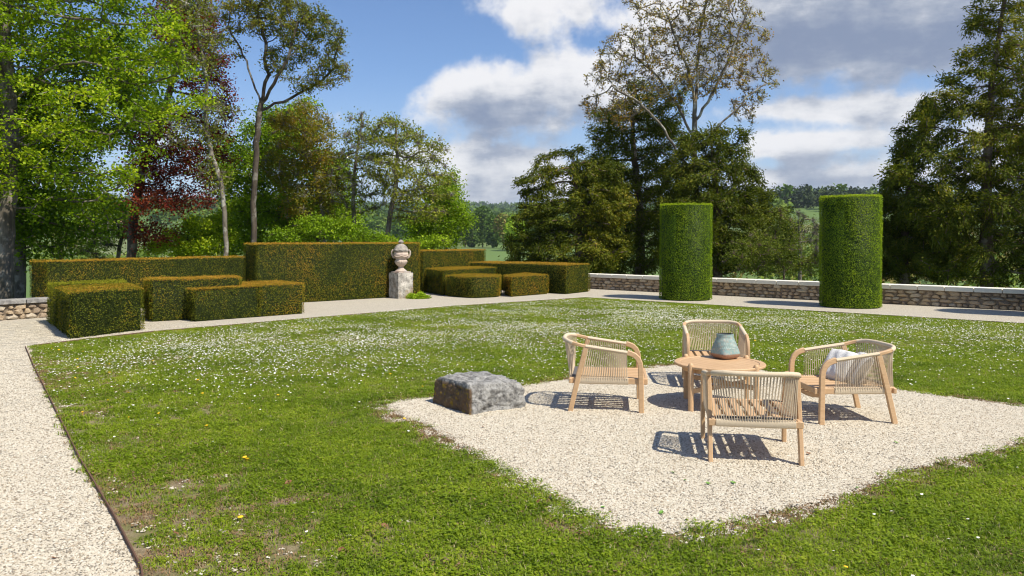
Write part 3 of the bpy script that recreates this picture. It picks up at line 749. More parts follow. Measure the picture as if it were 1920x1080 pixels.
tree('understorey_shrub', 'bright green shrub between the copper beech and lichened trunk', 29.5, [(350,480),(350,460),(355,430)], [(350,450,60,26),(390,440,50,45),(320,465,50,16)], MAPLE, BARK_D, .05, 420, .38, 14000, .095, .7, .18, .7, seed=12, cat='shrub', maxn=900, tint0=.6, tintv=.3)
tree('orchard_tree', 'small dark branched tree seen over the long left hedge', 33.0, [(112,520),(112,480),(118,455)], [(110,440,60,26),(150,430,50,20),(70,430,40,30),(170,470,50,12)], OLIVE, BARK_D, .10, 420, .4, 5500, .085, .7, .22, .6, seed=13, twig=1700, maxn=1100, tint0=.35)
tree('orchard_tree', 'slim leaning tree seen over the long left hedge', 34.0, [(220,500),(224,460),(235,420)], [(215,420,50,26),(195,450,40,16),(260,440,40,14)], OLIVE, BARK_D, .09, 340, .4, 4200, .085, .7, .22, .6, seed=14, twig=1400, maxn=900, tint0=.3)
# centre: dark yews and the bare crowned tree
YG = 'dark yews beyond the wall'
yk = dict(lw=.34, droop=.35, up=.1, cat='tree', group=YG, jitter=.3, grav=.10)
tree('yew_tree', 'wide low yew reaching left into the valley view', 31.0, [(1085,520),(1085,440),(1080,360),(1075,290)],
     [(1085,320,26,50),(1040,330,40,28),(990,345,30,20),(1050,400,85,50),(1000,430,45,50),(1080,470,110,55),(990,470,50,40),(1130,380,60,90),(1015,312,20,22)],
     YEW, BARK_R, .2, 1900, .36, 62000, .13, seed=30, spread=.115, tint0=.42, tintv=.35, maxn=4200, dk=.36, gap=.5, gapf=1.1, **yk)
tree('yew_tree', 'tall central yew behind the bare crowned tree', 33.5, [(1200,520),(1200,400),(1190,300),(1185,210)],
     [(1150,260,50,80),(1195,190,30,50),(1230,260,60,90),(1150,350,70,90),(1230,380,80,110),(1170,460,100,70),(1120,230,16,40),(1270,190,24,40)],
     YEW, BARK_R, .22, 2000, .38, 70000, .13, seed=31, spread=.14, tint0=.42, tintv=.3, maxn=4200, dk=.4, gap=.2, gapf=1.1, **yk)
tree('yew_tree', 'yew between the two green columns with olive lit sprays', 30.0, [(1345,520),(1345,430),(1340,330),(1335,270)],
     [(1320,300,60,60),(1370,280,36,40),(1390,350,46,60),(1300,380,70,90),(1370,440,80,80),(1430,420,40,40),(1455,460,45,50),(1440,380,24,26),(1300,470,80,50)],
     YEW, BARK_R, .2, 2000, .36, 66000, .13, seed=32, spread=.13, tint0=.42, tintv=.3, maxn=4200, dk=.36, gap=.36, gapf=1.4, **yk)
tree('bare_crowned_tree', 'tall tree with pale lichened limbs and few bronze leaves above the yews', 30.5, [(1300,520),(1302,420),(1305,340),(1300,270),(1303,200)],
     [(1180,110,60,60),(1130,150,40,40),(1105,200,26,30),(1240,60,60,60),(1330,40,90,60),(1400,70,45,50),(1425,150,30,60),(1400,200,34,36),(1340,130,80,60),(1260,150,70,50),(1170,205,46,36),(1210,10,40,30),(1350,-20,80,40)],
     BRONZE, BARK_L, .125, 2100, .29, 12500, .09, .7, .10, .7, seed=33, twig=15000, r_tip=.009, maxn=5200, dk=.30, di=1.9, tint0=.72, tintv=.4, maxcnt=2, power=.5, jitter=.36, grav=.16, stems=[[(1305,340),(1265,285,-.4),(1232,235,-.6),(1180,190,-.8),(1140,170,-.9)],[(1303,250),(1270,190,.3),(1235,140,.4),(1195,100,.5)],[(1303,205),(1290,130),(1262,60),(1240,10)],[(1303,205),(1310,130,.3),(1318,50,.4),(1330,-20,.4)],[(1303,225),(1335,170,-.5),(1362,110,-.7),(1385,50,-.8)],[(1302,290),(1345,235,-.6),(1390,190,-.8),(1425,165,-.8)]])
# right: yews
tree('yew_tree', 'largest yew at the right edge rising out of the frame', 25.0, [(1850,560),(1850,430),(1850,300),(1860,160),(1880,20),(1900,-120)],
     [(1880,60,50,80),(1850,160,80,60),(1775,165,34,26),(1800,220,70,40),(1730,245,46,30),(1830,300,120,60),(1690,320,40,26),(1840,30,30,40),(1810,100,34,26),(1780,380,90,70),(1880,400,120,120),(1940,200,80,160),(1900,-60,70,90),(1980,350,120,200),(1850,480,130,60),(1745,290,40,40)],
     YEW, BARK_R, .2, 2900, .34, 112000, .125, seed=34, spread=.125, tint0=.5, tintv=.35, maxn=5400, dk=.33, gap=.42, gapf=1.1, **yk)
tree('yew_tree', 'yew standing just right of the farther green column', 27.5, [(1695,550),(1695,470),(1700,380),(1715,300)],
     [(1690,350,40,45),(1715,280,40,50),(1740,220,30,36),(1670,400,45,50),(1720,430,70,80),(1665,470,45,50),(1760,470,60,70),(1700,500,70,30)],
     YEW, BARK_R, .17, 1600, .35, 62000, .12, seed=35, spread=.12, tint0=.5, tintv=.3, maxn=3400, dk=.35, gap=.36, gapf=1.4, **yk)
tree('scrub_bush', 'loose olive scrub over the wall between the two green columns', 27.0, [(1470,530),(1470,510),(1465,470)], [(1450,470,70,40),(1520,495,40,26),(1410,480,60,36),(1470,420,26,36)], OLIVE, BARK_R, .04, 700, .3, 10500, .07, .6, .16, .5, seed=36, twig=1900, cat='shrub', maxn=1100, tint0=.35)
tree('grey_tree', 'leafless grey tree far between the two green columns', 60.0, [(1500,520),(1500,470),(1498,420)], [(1500,430,36,40),(1470,450,30,30),(1530,440,26,40)], OLIVE, BARK_G, .14, 520, .6, 1500, .12, .6, .3, .5, seed=37, twig=2600, r_tip=.016, maxn=1400, tint0=.4, di=3, dk=.9)

# ------------------------------------------------------------------ far trees and woods
def leaf_ball(c, rx, rz, n, rng, size, clump=5):
    cc = rng.normal(0, .42, (clump, 3)); q = cc[rng.integers(0, clump, n)]+rng.normal(0, .30, (n, 3))
    r = np.linalg.norm(q, axis=1); q = q/np.maximum(r, 1)[:, None]
    P = q*np.array((rx, rx, rz))+np.array(c)
    return leaf_quads(P, size, size*.8, rng, .7)
rngF = np.random.default_rng(77)
far_specs = [(885,463,390,15,22,.25,'dark green round tree behind the meadow, right of the young tree',FARLEAF),(905,463,400,20,40,.30,'mid green broad tree in the far tree line',FARLEAF),(925,466,380,16,36,.20,'darker green tree in the middle of the far tree line',FARLEAF),
             (944,466,360,15,36,.95,'russet brown tree in the far tree line',FARLEAF),(966,470,320,14,36,.75,'bright green tree at the right of the far tree line',FRESH),(872,463,400,16,26,.9,'pale brown tree at the left of the far tree line',FARLEAF),(990,468,330,18,40,.3,'far tree half hidden by the wide low yew',FARLEAF)]
for i, (px, py, d, hgt, wpx, tn, lab, m) in enumerate(far_specs):
    x = (px-960)/FOC*d; z = float(terrain_z((x, d))[0]); root = empty('far_tree', (x, d, z), 0, lab, 'tree', 'far tree line across the meadow')
    rx = wpx*.55/FOC*d
    V, F = leaf_ball((0, 0, hgt*.55), rx, hgt*.5, 1500, rngF, 1.3, 9)
    t_ = np.clip(tn+rngF.normal(0, .12, len(F))+.12*fno(V[::4]+np.array((x, d, z)), .25), 0, 1)
    link('crown', np_mesh('crown', V, [F], np.repeat(t_, 4)), m, root)
    mb = MB(); mb.sweep([(0,0,-.5),(0.2,0,hgt*.4),(.1,.1,hgt*.8)], circ(.35,6), (0,1,0), scales=[1,.7,.2]); mb.build('trunk', BARK_D, root)
def wood_cover(name, label, n, rmin, rmax, azr, hgt, rad, q, size, m, cond=None, seed=0, tn=.4):
    rng = np.random.default_rng(900+seed)
    az = np.radians(rng.uniform(azr[0], azr[1], n)); r = np.sqrt(rng.uniform(rmin**2, rmax**2, n)); P = np.c_[r*np.sin(az), r*np.cos(az)]
    if cond is not None: P = P[cond(P)]
    Z = terrain_z(P); Vs = []; Fs = []; Ts = []; b = 0
    for (x, y), z in zip(P, Z):
        h = hgt*rng.uniform(.6, 1.25); rr_ = rad*rng.uniform(.7, 1.3)
        V, F = leaf_ball((x, y, z+h*.5), rr_, h*.5, q, rng, size, 4)
        Vs.append(V); Fs.append(F+b); b += len(V); Ts.append(np.full(len(V), np.clip(tn+rng.normal(0, .22), 0, 1))+np.repeat(rng.normal(0, .08, len(F)), 4))
    if not Vs: return
    o = link(name, np_mesh(name, np.concatenate(Vs), [np.concatenate(Fs)], np.clip(np.concatenate(Ts), 0, 1)), m); tag(o, label, kind='stuff')
wood_cover('valley_woods', 'mixed green woods on the valley floor and lower slopes', 900, 420, 1150, (-40, 38), 14, 9, 84, 3.6, FARLEAF, lambda P: fno(P, .006) > -.15, 1)
wood_cover('hill_woods', 'blue green woods covering the distant hills', 3600, 1100, 2900, (-40, 38), 17, 15, 24, 10, FARLEAF, lambda P: fno(P, .0035) > -.35, 2, tn=.2)
wood_cover('ridge_woods', 'dark pines along the right hand ridge', 520, 560, 900, (12, 36), 15, 6.5, 120, 2.6, PINEFAR, None, 3, tn=.5)
wood_cover('hedgerow_woods', 'hedgerow bushes on the valley slope behind the left hedge', 150, 150, 420, (-38, -8), 7, 6, 260, 1.1, FARLEAF, lambda P: fno(P, .02) > .1, 4, tn=.6)
wood_cover('slope_scrub', 'grey green scrub on the slope between the two green columns', 130, 120, 420, (15, 38), 7, 5.5, 300, .9, FARLEAF, None, 5, tn=.75)

# pale quarry cut on the far slope
qp = []
for px in np.linspace(862, 928, 12): qp.append(px)
mb = MB(); V = []
for px in qp:
    for r in (1290, 1372):
        x = (px-960)/FOC*r; V.append((x, r, float(terrain_z((x, r))[0])+6+(4 if r > 1300 else 0)))
mb.add(V, [(2*i, 2*i+2, 2*i+3, 2*i+1) for i in range(len(qp)-1)])
tag(mb.build('quarry', simple('pale_quarry', (.62,.50,.36), .9, .2, .05)), 'pale quarried ground on the far slope', kind='structure')
WHITE = simple('house_render', (.62,.55,.47), .9, .08, 1); TILE = simple('roof_tiles', (.32,.17,.11), .9, .2, 1); PANE = simple('dark_pane', (.05,.06,.07), .3, .1, 1)
def farmhouse(px, d, s, rz, label, lift=0):
    x = (px-960)/FOC*d; z = float(terrain_z((x, d))[0]); root = empty('farmhouse', (x, d, z+lift), rz, label, 'house')
    w, dp, h = 12*s, 7*s, 5*s
    mb = MB(); mb.box((0, 0, h/2-1.5), (w, dp, h+3)); mb.add([(-w/2,-dp/2,h),(-w/2,dp/2,h),(-w/2,0,h+2.4*s),(w/2,-dp/2,h),(w/2,dp/2,h),(w/2,0,h+2.4*s)], [(0,2,1),(3,4,5)]); mb.build('wall', WHITE, root)
    mb = MB()
    for sg in (-1, 1): mb.box((0, sg*dp*.27, h+1.25*s), (w+.8, dp*.66, .25), Matrix.Rotation(sg*-math.atan2(2.4*s, dp/2), 3, 'X'))
    rf = mb.build('roof', TILE, root); mb = MB(); mb.box((w*.3, 0, h+2.9*s), (.9*s, .9*s, 1.8*s)); mb.build('chimney', WHITE, rf)
    for wx in (-.3, 0, .3):
        mb = MB(); mb.box((wx*w, -dp/2-.03, h*.6), (1.1*s, .1, 1.5*s)); mb.build('window', PANE, root)
farmhouse(883, 640, 1.0, .3, 'small pale farmhouse far off in the gap of the valley', 1)
farmhouse(161, 430, .8, -.3, 'small pale house seen between the maple and copper beech', 1)
farmhouse(216, 520, .7, .2, 'low white house far behind the long left hedge', 1)

# the air over the valley
mb = MB(); mb.box((0, 0, 120), (9800, 9800, 262)); hz = mb.build('haze', None)
mh = bpy.data.materials.new('air'); mh.use_nodes = True; th_ = NT(mh.node_tree); th_.n.clear()
pv = th_.add('ShaderNodeVolumePrincipled', {'Color': (.80,.88,1.0,1), 'Density': .00010}); pv.inputs['Anisotropy'].default_value = .2
oo = th_.add('ShaderNodeOutputMaterial'); th_.l.new(pv.outputs[0], oo.inputs['Volume']); hz.data.materials.append(mh); hz['kind'] = 'stuff'; hz['label'] = 'faint blue haze filling the valley air'

# ------------------------------------------------------------------ scatter helper (grass, pebbles, daisies: uncountable stuff)
def scatter(name, label, pts, rz, sc, variants, m, rng):
    col = bpy.data.collections.new(name+'_kinds')
    for i, me in enumerate(variants):
        if not me.materials: me.materials.append(m)
        o = bpy.data.objects.new('%s_kind' % name, me); col.objects.link(o)
    me = bpy.data.meshes.new(name); me.vertices.add(len(pts)); me.vertices.foreach_set('co', np.asarray(pts, np.float32).ravel())
    for nm, tp, val in (('rz', 'FLOAT', rz), ('sc', 'FLOAT', sc), ('vi', 'INT', rng.integers(0, len(variants), len(pts)))):
        a = me.attributes.new(nm, tp, 'POINT'); a.data.foreach_set('value', np.asarray(val, np.float32 if tp == 'FLOAT' else np.int32))
    o = bpy.data.objects.new(name, me); C.objects.link(o); tag(o, label, kind='stuff')
    g = bpy.data.node_groups.new(name, 'GeometryNodeTree'); g.interface.new_socket('Geometry', in_out='INPUT', socket_type='NodeSocketGeometry'); g.interface.new_socket('Geometry', in_out='OUTPUT', socket_type='NodeSocketGeometry')
    N = g.nodes; L = g.links; gi = N.new('NodeGroupInput'); go = N.new('NodeGroupOutput')
    ci = N.new('GeometryNodeCollectionInfo'); ci.inputs['Collection'].default_value = col; ci.inputs['Separate Children'].default_value = True; ci.inputs['Reset Children'].default_value = True
    ip = N.new('GeometryNodeInstanceOnPoints'); ip.inputs['Pick Instance'].default_value = True
    def at(nm, tp): a = N.new('GeometryNodeInputNamedAttribute'); a.data_type = tp; a.inputs['Name'].default_value = nm; return a.outputs[0]
    cx = N.new('ShaderNodeCombineXYZ'); L.new(at('rz', 'FLOAT'), cx.inputs[2])
    L.new(gi.outputs[0], ip.inputs['Points']); L.new(ci.outputs[0], ip.inputs['Instance']); L.new(at('vi', 'INT'), ip.inputs['Instance Index'])
    L.new(cx.outputs[0], ip.inputs['Rotation']); L.new(at('sc', 'FLOAT'), ip.inputs['Scale']); L.new(ip.outputs[0], go.inputs[0])
    md = o.modifiers.new('scatter', 'NODES'); md.node_group = g
    return o
def grid_pts(xmin, xmax, ymin, ymax, sp, rng, jit=.5):
    xs = np.arange(xmin, xmax, sp); ys = np.arange(ymin, ymax, sp); X, Y = np.meshgrid(xs, ys)
    P = np.c_[X.ravel(), Y.ravel()]; return P+rng.uniform(-jit, jit, P.shape)*sp
def in_view(P, m=1.3): return np.abs(P[:, 0]) < .67*P[:, 1]+m

# grass tufts
def tuft(seed, R=.07, nb=56, hmin=.009, hmax=.028, weeds=16):
    rng = np.random.default_rng(seed); V = []; F = []; T = []
    for i in range(nb):
        a = rng.uniform(0, 6.28); r = R*math.sqrt(rng.random()); x, y = r*math.cos(a), r*math.sin(a)
        h = rng.uniform(hmin, hmax); b = rng.uniform(0, 6.28); lean = rng.uniform(.3, 1.15)*h; w = rng.uniform(.0014, .0027)
        dx, dy = math.cos(b), math.sin(b); px, py = -dy*w, dx*w; n0 = len(V)
        V += [(x-px, y-py, 0), (x+px, y+py, 0), (x+dx*lean*.4+px, y+dy*lean*.4+py, h*.65), (x+dx*lean*.4-px, y+dy*lean*.4-py, h*.65), (x+dx*lean, y+dy*lean, h*.95)]
        F += [(n0, n0+1, n0+2, n0+3)]; F.append((n0+3, n0+2, n0+4, n0+4)); t = np.clip(rng.normal(.5, .2), 0, 1) if rng.random() > .09 else 1.0; T += [t]*5
    for i in range(weeds):
        a = rng.uniform(0, 6.28); r = R*math.sqrt(rng.random()); x, y = r*math.cos(a), r*math.sin(a); z = rng.uniform(.010, .03); s = rng.uniform(.004, .010)
        b = rng.uniform(0, 6.28); n0 = len(V)
        for k in range(4): c = b+k*PI/2; V.append((x+s*math.cos(c), y+s*math.sin(c), z+rng.uniform(-.3, .3)*s))
        F.append((n0, n0+1, n0+2, n0+3)); T += [np.clip(rng.normal(.45, .15), 0, 1)]*4
    F3 = [f[:3] for f in F if f[2] == f[3] or f[3] == f[2]+0]; F3 = [(f[0], f[1], f[2]) for f in F if f[2] == f[3]]; F4 = [f for f in F if f[2] != f[3]]
    return np_mesh('grass_tuft', V, [np.array(F4), np.array(F3)], T)
rg = np.random.default_rng(11)
tufts = [tuft(i, tn_) if False else tuft(i) for i, tn_ in enumerate([.07]*7)]
PP = []
for (y0, y1, sp) in ((3.0, 7.0, .047), (7.0, 12.0, .058), (12.0, 22.6, .078)):
    P = grid_pts(-8, 16.5, y0, y1, sp, rg); P = P[in_view(P)]; PP.append(P)
P = np.concatenate(PP); P = P[inside(P, LAWNP)]
inp = inside(P, PATCHP); dp = dist_poly(P, PATCHP); P = P[~inp | (dp < .05*rg.random(len(dp)))]
dp = dist_poly(P, PATCHP); dl = dist_poly(P, [LAWN_L[i] for i in range(len(LAWN_L))]+[(-1.5,-2.0)] ) if False else np.min([np.linalg.norm(P-np.array(q), axis=1) for q in [tuple(np.array(LAWN_L[i])*(1-t)+np.array(LAWN_L[i+1])*t) for i in range(len(LAWN_L)-1) for t in np.linspace(0, 1, 12)]], axis=0)
bare = fno(P, 2.6)+.55*fno(P, 7)
prob = np.ones(len(P)); bare = bare+rg.normal(0, .55, len(P)); prob -= .82*ssn((bare-(-.95+1.7*np.clip(dl/2.0, 0, 1)))/1.3)*np.clip((12.5-P[:, 1])/3, 0, 1)*(dl < 2.4)
prob[(dl < .06)] *= .12; prob -= .75*ssn((bare-.85)/.4)
prob -= .97*np.clip(1.15-dp/.34, 0, 1)*np.clip(.75+1.1*fno(P, 1.6), .1, 1)
keep = rg.random(len(P)) < prob; P = P[keep]
scl = rg.uniform(.6, 1.25, len(P))*(1+.25*fno(P, 1.4)+.28*fno(P, 6))
scatter('lawn_grass', 'short green grass and clover of the lawn', np.c_[P, np.full(len(P), .010)], rg.uniform(0, 6.28, len(P)), scl, tufts, GRASS, rg)

def drytuft(seed):
    me = tuft(seed, .06, 34, .006, .018, 3); n = len(me.vertices); rr0 = np.random.default_rng(seed).random(n)
    me.attributes['tint'].data.foreach_set('value', np.where(rr0 > .5, 1.0, .0).astype(np.float32)*0+1.0); return me
DRY = simple('dead_grass', (.23,.14,.065), .9, .55, 60)
Pd = grid_pts(-8, 13, 3.2, 11.5, .06, rg); Pd = Pd[in_view(Pd) & inside(Pd, LAWNP) & ~inside(Pd, PATCHP)]
dpd = dist_poly(Pd, PATCHP); dld = np.min([np.linalg.norm(Pd-np.array(q), axis=1) for q in [tuple(np.array(LAWN_L[i])*(1-t)+np.array(LAWN_L[i+1])*t) for i in range(len(LAWN_L)-1) for t in np.linspace(0, 1, 12)]], axis=0)
pr = np.clip(1.1-dpd/.32, 0, 1)*np.clip(.5+fno(Pd, 1.6), 0, 1)*1.2+np.exp(-dld/.9)*np.clip(.35+fno(Pd, 2.1), 0, 1)*1.1+.10*np.clip(fno(Pd, 1.3), 0, 1)+.02
Pd = Pd[rg.random(len(Pd)) < pr]
scatter('dead_grass', 'brown dead grass and moss along the gravel edges', np.c_[Pd, np.full(len(Pd), .012)], rg.uniform(0, 6.28, len(Pd)), rg.uniform(.7, 1.2, len(Pd)), [drytuft(60+i) for i in range(4)], DRY, rg)

# pebbles
def pebbles(seed, R=.07, n=62):
    rng = np.random.default_rng(seed); V = []; F = []; T = []
    for i in range(n):
        a = rng.uniform(0, 6.28); r = R*math.sqrt(rng.random()); c = np.array((r*math.cos(a), r*math.sin(a), rng.uniform(.001, .005)))
        s = rng.uniform(.0045, .0105)*np.array((rng.uniform(.8, 1.4), rng.uniform(.7, 1.1), rng.uniform(.45, .75))); q = rng.uniform(0, 6.28); n0 = len(V)
        for (x, y, z) in ((1,0,.1),(.5,.8,-.1),(-.6,.7,.1),(-1,-.1,-.1),(-.4,-.9,.1),(.6,-.7,0),(.1,.1,1),(-.1,0,-1)):
            x, y, z = x*s[0]*rng.uniform(.8, 1.15), y*s[1]*rng.uniform(.8, 1.15), z*s[2]; V.append((c[0]+x*math.cos(q)-y*math.sin(q), c[1]+x*math.sin(q)+y*math.cos(q), c[2]+z))
        for k in range(6): F.append((n0+k, n0+(k+1) % 6, n0+6))
        T += [rng.random()]*8
    return np_mesh('pebble', V, [np.array(F)], T)
pebs = [pebbles(40+i) for i in range(7)]
P1 = grid_pts(-2, 9, 4, 10.6, .058, rg, .6); P1 = P1[inside(P1, PATCHP) & in_view(P1, .6)]; Z1 = np.full(len(P1), .016)
e1 = grid_pts(-2, 9, 4, 10.6, .07, rg); de = dist_poly(e1, PATCHP); e1 = e1[(~inside(e1, PATCHP)) & (de < .16) & (rg.random(len(de)) < .35) & in_view(e1, .6)]
P2 = grid_pts(-11, 0, 2.4, 16, .062, rg, .6); P2 = P2[(~inside(P2, LAWNP)) & in_view(P2, .4)]
d2 = rg.random(len(P2)) < np.clip(1.5-P2[:, 1]/11, 0, 1); P2 = P2[d2]
P3 = rg.uniform((-7, 2.6), (1, 11), (26000, 2)); P3 = P3[inside(P3, LAWNP) & ~inside(P3, PATCHP)]
l3 = np.min([np.linalg.norm(P3-np.array(q), axis=1) for q in [tuple(np.array(LAWN_L[i])*(1-t)+np.array(LAWN_L[i+1])*t) for i in range(len(LAWN_L)-1) for t in np.linspace(0, 1, 12)]], axis=0)
P3 = P3[(l3 > .06) & (rg.random(len(l3)) < .55*np.exp(-l3/.55)*np.clip(.5+fno(P3, 3.1), 0, 1))]
lone = []
Pa = np.concatenate([np.c_[P1, Z1], np.c_[e1, np.full(len(e1), .010)], np.c_[P2, np.zeros(len(P2))]])
scatter('gravel', 'loose pale limestone pebbles', Pa, rg.uniform(0, 6.28, len(Pa)), rg.uniform(.8, 1.15, len(Pa)), pebs, PEB, rg)

one = pebbles(90, .016, 3); one2 = pebbles(91, .022, 4)
scatter('stray_gravel', 'stray pebbles lying in the bare soil along the edging', np.c_[P3, np.full(len(P3), .012)], rg.uniform(0, 6.28, len(P3)), rg.uniform(.7, 1.5, len(P3)), [one, one2], PEB, rg)

# daisies
def daisy(seed):
    rng = np.random.default_rng(seed); V = [(0,0,.046)]; F = []; r = .0098; tx, ty = rng.uniform(-.3, .3, 2)
    for k in range(8): a = k*PI/4; V.append((r*math.cos(a), r*math.sin(a), .044+r*math.cos(a)*tx+r*math.sin(a)*ty))
    F = [(0, 1+k, 1+(k+1) % 8) for k in range(8)]; T = [.5]*9
    n0 = len(V)
    for k in range(5): a = k*2*PI/5; V.append((.0032*math.cos(a), .0032*math.sin(a), .0485))
    V.append((0,0,.0505)); F += [(n0+k, n0+(k+1) % 5, n0+5) for k in range(5)]; T += [1.0]*6
    return np_mesh('daisy', V, [np.array(F)], T)
m_d, t, p, o_ = mat('daisy_petal'); a = t.add('ShaderNodeAttribute', attribute_name='tint'); t.put(p, 'Base Color', t.ramp(a.outputs['Fac'], [(0, (.8,.8,.78)), (.75, (.8,.8,.78)), (.8, (.75,.5,.04))], 'CONSTANT')); p.inputs['Roughness'].default_value = .7
P = rg.uniform((-8, 3.6), (15, 22.4), (260000, 2)); P = P[inside(P, LAWNP) & ~inside(P, PATCHP) & in_view(P, 1.0)]
def gs(P, c, s, th=0):
    q = P-np.array(c); ct, st = math.cos(th), math.sin(th); q = np.c_[q[:, 0]*ct+q[:, 1]*st, -q[:, 0]*st+q[:, 1]*ct]/np.array(s); return np.exp(-(q**2).sum(1))
dm = .95*gs(P, (-3.9,13.2), (3.4,1.9), .75)+.9*gs(P, (-.6,15.0), (4.0,2.6), .5)+.85*gs(P, (2.4,18.0), (5.5,3.0), -.2)+.22*gs(P, (-2.2,10.2), (2.6,1.6), .3)+.5*gs(P, (7,14.6), (5,1.9), -.55)+.26*gs(P, (4.8,11.2), (5,1.6), 0)+.004
dm = dm*np.clip(.55+.9*fno(P, 1.1)+.3*fno(P, 3), 0.02, 1.6)
P = P[rg.random(len(P)) < dm*1.0]
scatter('daisies', 'hundreds of small white daisies in the lawn', np.c_[P, np.full(len(P), .006)], rg.uniform(0, 6.28, len(P)), rg.uniform(.65, 1.15, len(P)), [daisy(i) for i in range(4)], m_d, rg)

# dandelions, countable
mb = MB(); mb.lathe([(.004,.030),(.018,.040),(.021,.046),(.012,.051),(.002,.053)], 10); mb.sweep([(0,0,0),(.003,0,.03)], circ(.0018,5), (0,1,0))
dn = mb.build('dandelion', simple('dandelion_yellow', (.80,.50,.01), .7, .1, 40))
tag(dn, 'yellow dandelion flower open in the short lawn grass', 'flower', 'yellow dandelions in the lawn')
DPX = [(97,652),(110,655),(155,658),(128,670),(145,673),(145,688),(170,685),(205,680),(205,697),(140,707),(218,732),(240,734),(203,748),(155,772),(298,772),(289,803),(242,780),(380,737),(371,712),(408,742),(468,763),(460,857),(463,860),(357,669),(451,967),(388,798),(288,675),(520,740),(596,700),(792,722),(732,700),(812,738),(757,783),(1053,622),(1115,625),(1052,588),(1415,638),(1655,630),(1730,595),(1672,642),(1585,1058),(905,560+13),(880,586)]
for i, (px, py) in enumerate(DPX):
    o = dn if i == 0 else dn.copy()
    if i: C.objects.link(o)
    x, y = G(px, py, .04); o.location = (x, y, .008); s = random.uniform(.55, .85); o.scale = (s, s, s*random.uniform(.7, 1)); o.rotation_euler = (random.uniform(-.3,.3), random.uniform(-.3,.3), random.uniform(0, 6))

# fallen leaves, countable, on gravel and lawn
mb = MB(); mb.add([(0,-.022,.002),(.012,-.006,.006),(.013,.008,.003),(0,.024,.008),(-.013,.008,.004),(-.012,-.006,.007),(0,0,.001)], [(0,1,6),(1,2,6),(2,3,6),(3,4,6),(4,5,6),(5,0,6)])
fl_g = mb.build('fallen_leaf', simple('green_fallen_leaf', (.13,.27,.03), .5, .2, 30)); fl_b = None
tag(fl_g, 'small green leaf lying on the gravel square', 'leaf', 'green leaves on the gravel')
GLP = [(1285,902-3),(1327,905),(1680,829),(1130,950),(1240,960),(1374,904),(1608,914),(1262,885),(136,876),(1025,716)]
for i, (px, py) in enumerate(GLP):
    o = fl_g if i == 0 else fl_g.copy()
    if i: C.objects.link(o)
    if px == 136: o['label'] = 'small green leaf lying on the left gravel path'
    x, y = G(px, py, .03); o.location = (x, y, .027 if px > 600 else .012); o.rotation_euler = (random.uniform(-.3,.3), random.uniform(-.3,.3), random.uniform(0, 6)); s = random.uniform(.7, 1.2); o.scale = (s, s, s)
me = fl_g.data.copy(); me.materials.clear(); me.materials.append(simple('brown_fallen_leaf', (.20,.085,.035), .7, .3, 30))
BLP = [(485,1008),(100,1040),(540,905),(720,985),(905,620+180),(640,1030),(425,852),(1515,850),(1010,940),(1420,1010),(1085,1000),(1700,945),(1890,1010),(330,1000)]
for i, (px, py) in enumerate(BLP):
    o = bpy.data.objects.new('fallen_leaf', me); C.objects.link(o); x, y = G(px, py, .03); ong = inside(np.array([[x, y]]), PATCHP)[0]
    o.location = (x, y, .03 if px > 150 else .012); s = random.uniform(.8, 1.3); o.scale = (s, s, s); o.rotation_euler = (random.uniform(-.5,.5), random.uniform(-.5,.5), random.uniform(0, 6))
    tag(o, 'dry brown leaf lying in the foreground grass' if not ong and px > 150 else ('dry brown leaf lying on the gravel square' if ong else 'dry brown leaf lying on the left gravel path'), 'leaf', 'brown leaves on the grass' if not ong and px > 150 else 'brown leaves on the gravel')

# ------------------------------------------------------------------ stone block
bm = bmesh.new(); bmesh.ops.create_cube(bm, size=1); bmesh.ops.subdivide_edges(bm, edges=list(bm.edges), cuts=44, use_grid_fill=True)
c0 = np.array([(-.41,7.37),(.11,7.72),(-.29,8.30),(-.80,7.93)])     # front corner, right, back, left
tops = [.325,.305,.325,.30]
for v in bm.verts:
    u, w, h = v.co.x+.5, v.co.y+.5, v.co.z+.5
    sq = lambda t: t
    p = (c0[0]*(1-u)*(1-w)+c0[1]*u*(1-w)+c0[2]*u*w+c0[3]*(1-u)*w)
    zt = tops[0]*(1-u)*(1-w)+tops[1]*u*(1-w)+tops[2]*u*w+tops[3]*(1-u)*w
    z = -.03+(zt+.03)*h
    cx, cy = c0.mean(0); f = 1-.06*h**3*(.3+u*.7) - .05*(h**8)
    q = Vector((cx+(p[0]-cx)*f, cy+(p[1]-cy)*f, z-.02*(u**5)*h**2-.03*((2*w-1)**6)*h))
    n1 = noise.fractal(q*3.2, .8, 2.1, 4)*.035; n2 = noise.noise(q*16)*.012; n3 = noise.noise(q*38)*.007; n3 -= .010*max(0, .16-abs(noise.noise(q*7.5+Vector((3,1,7)))))/.16+.012*max(0, .2-noise.voronoi(q*14)[0][0])/.2
    dd = (q-Vector((cx, cy, .12))).normalized(); v.co = q+dd*(n1+n2+n3)
me = bpy.data.meshes.new('stone_block'); bm.to_mesh(me); bm.free(); me.polygons.foreach_set('use_smooth', [True]*len(me.polygons)); me.update()
mR, t, p, o_ = mat('weathered_block')
tc = t.add('ShaderNodeTexCoord'); ge = t.add('ShaderNodeNewGeometry'); Pn = tc.outputs['Object']
n = t.noise(Pn, 11, 9, .75); n2 = t.noise(Pn, 45, 6, .7); n3 = t.noise(Pn, 4, 5)
c = t.mix(t.sstep(n, .36, .60), (.12,.115,.108), (.36,.35,.33)); c = t.mix(t.math('MULTIPLY', t.sstep(n2, .54, .64), .7), c, (.04,.037,.035)); c = t.mix(t.sstep(n3, .60, .78), c, (.52,.51,.49))
sp = t.add('ShaderNodeSeparateXYZ', {0: Pn})                           # rusty stained west face of the block, fixed to the stone
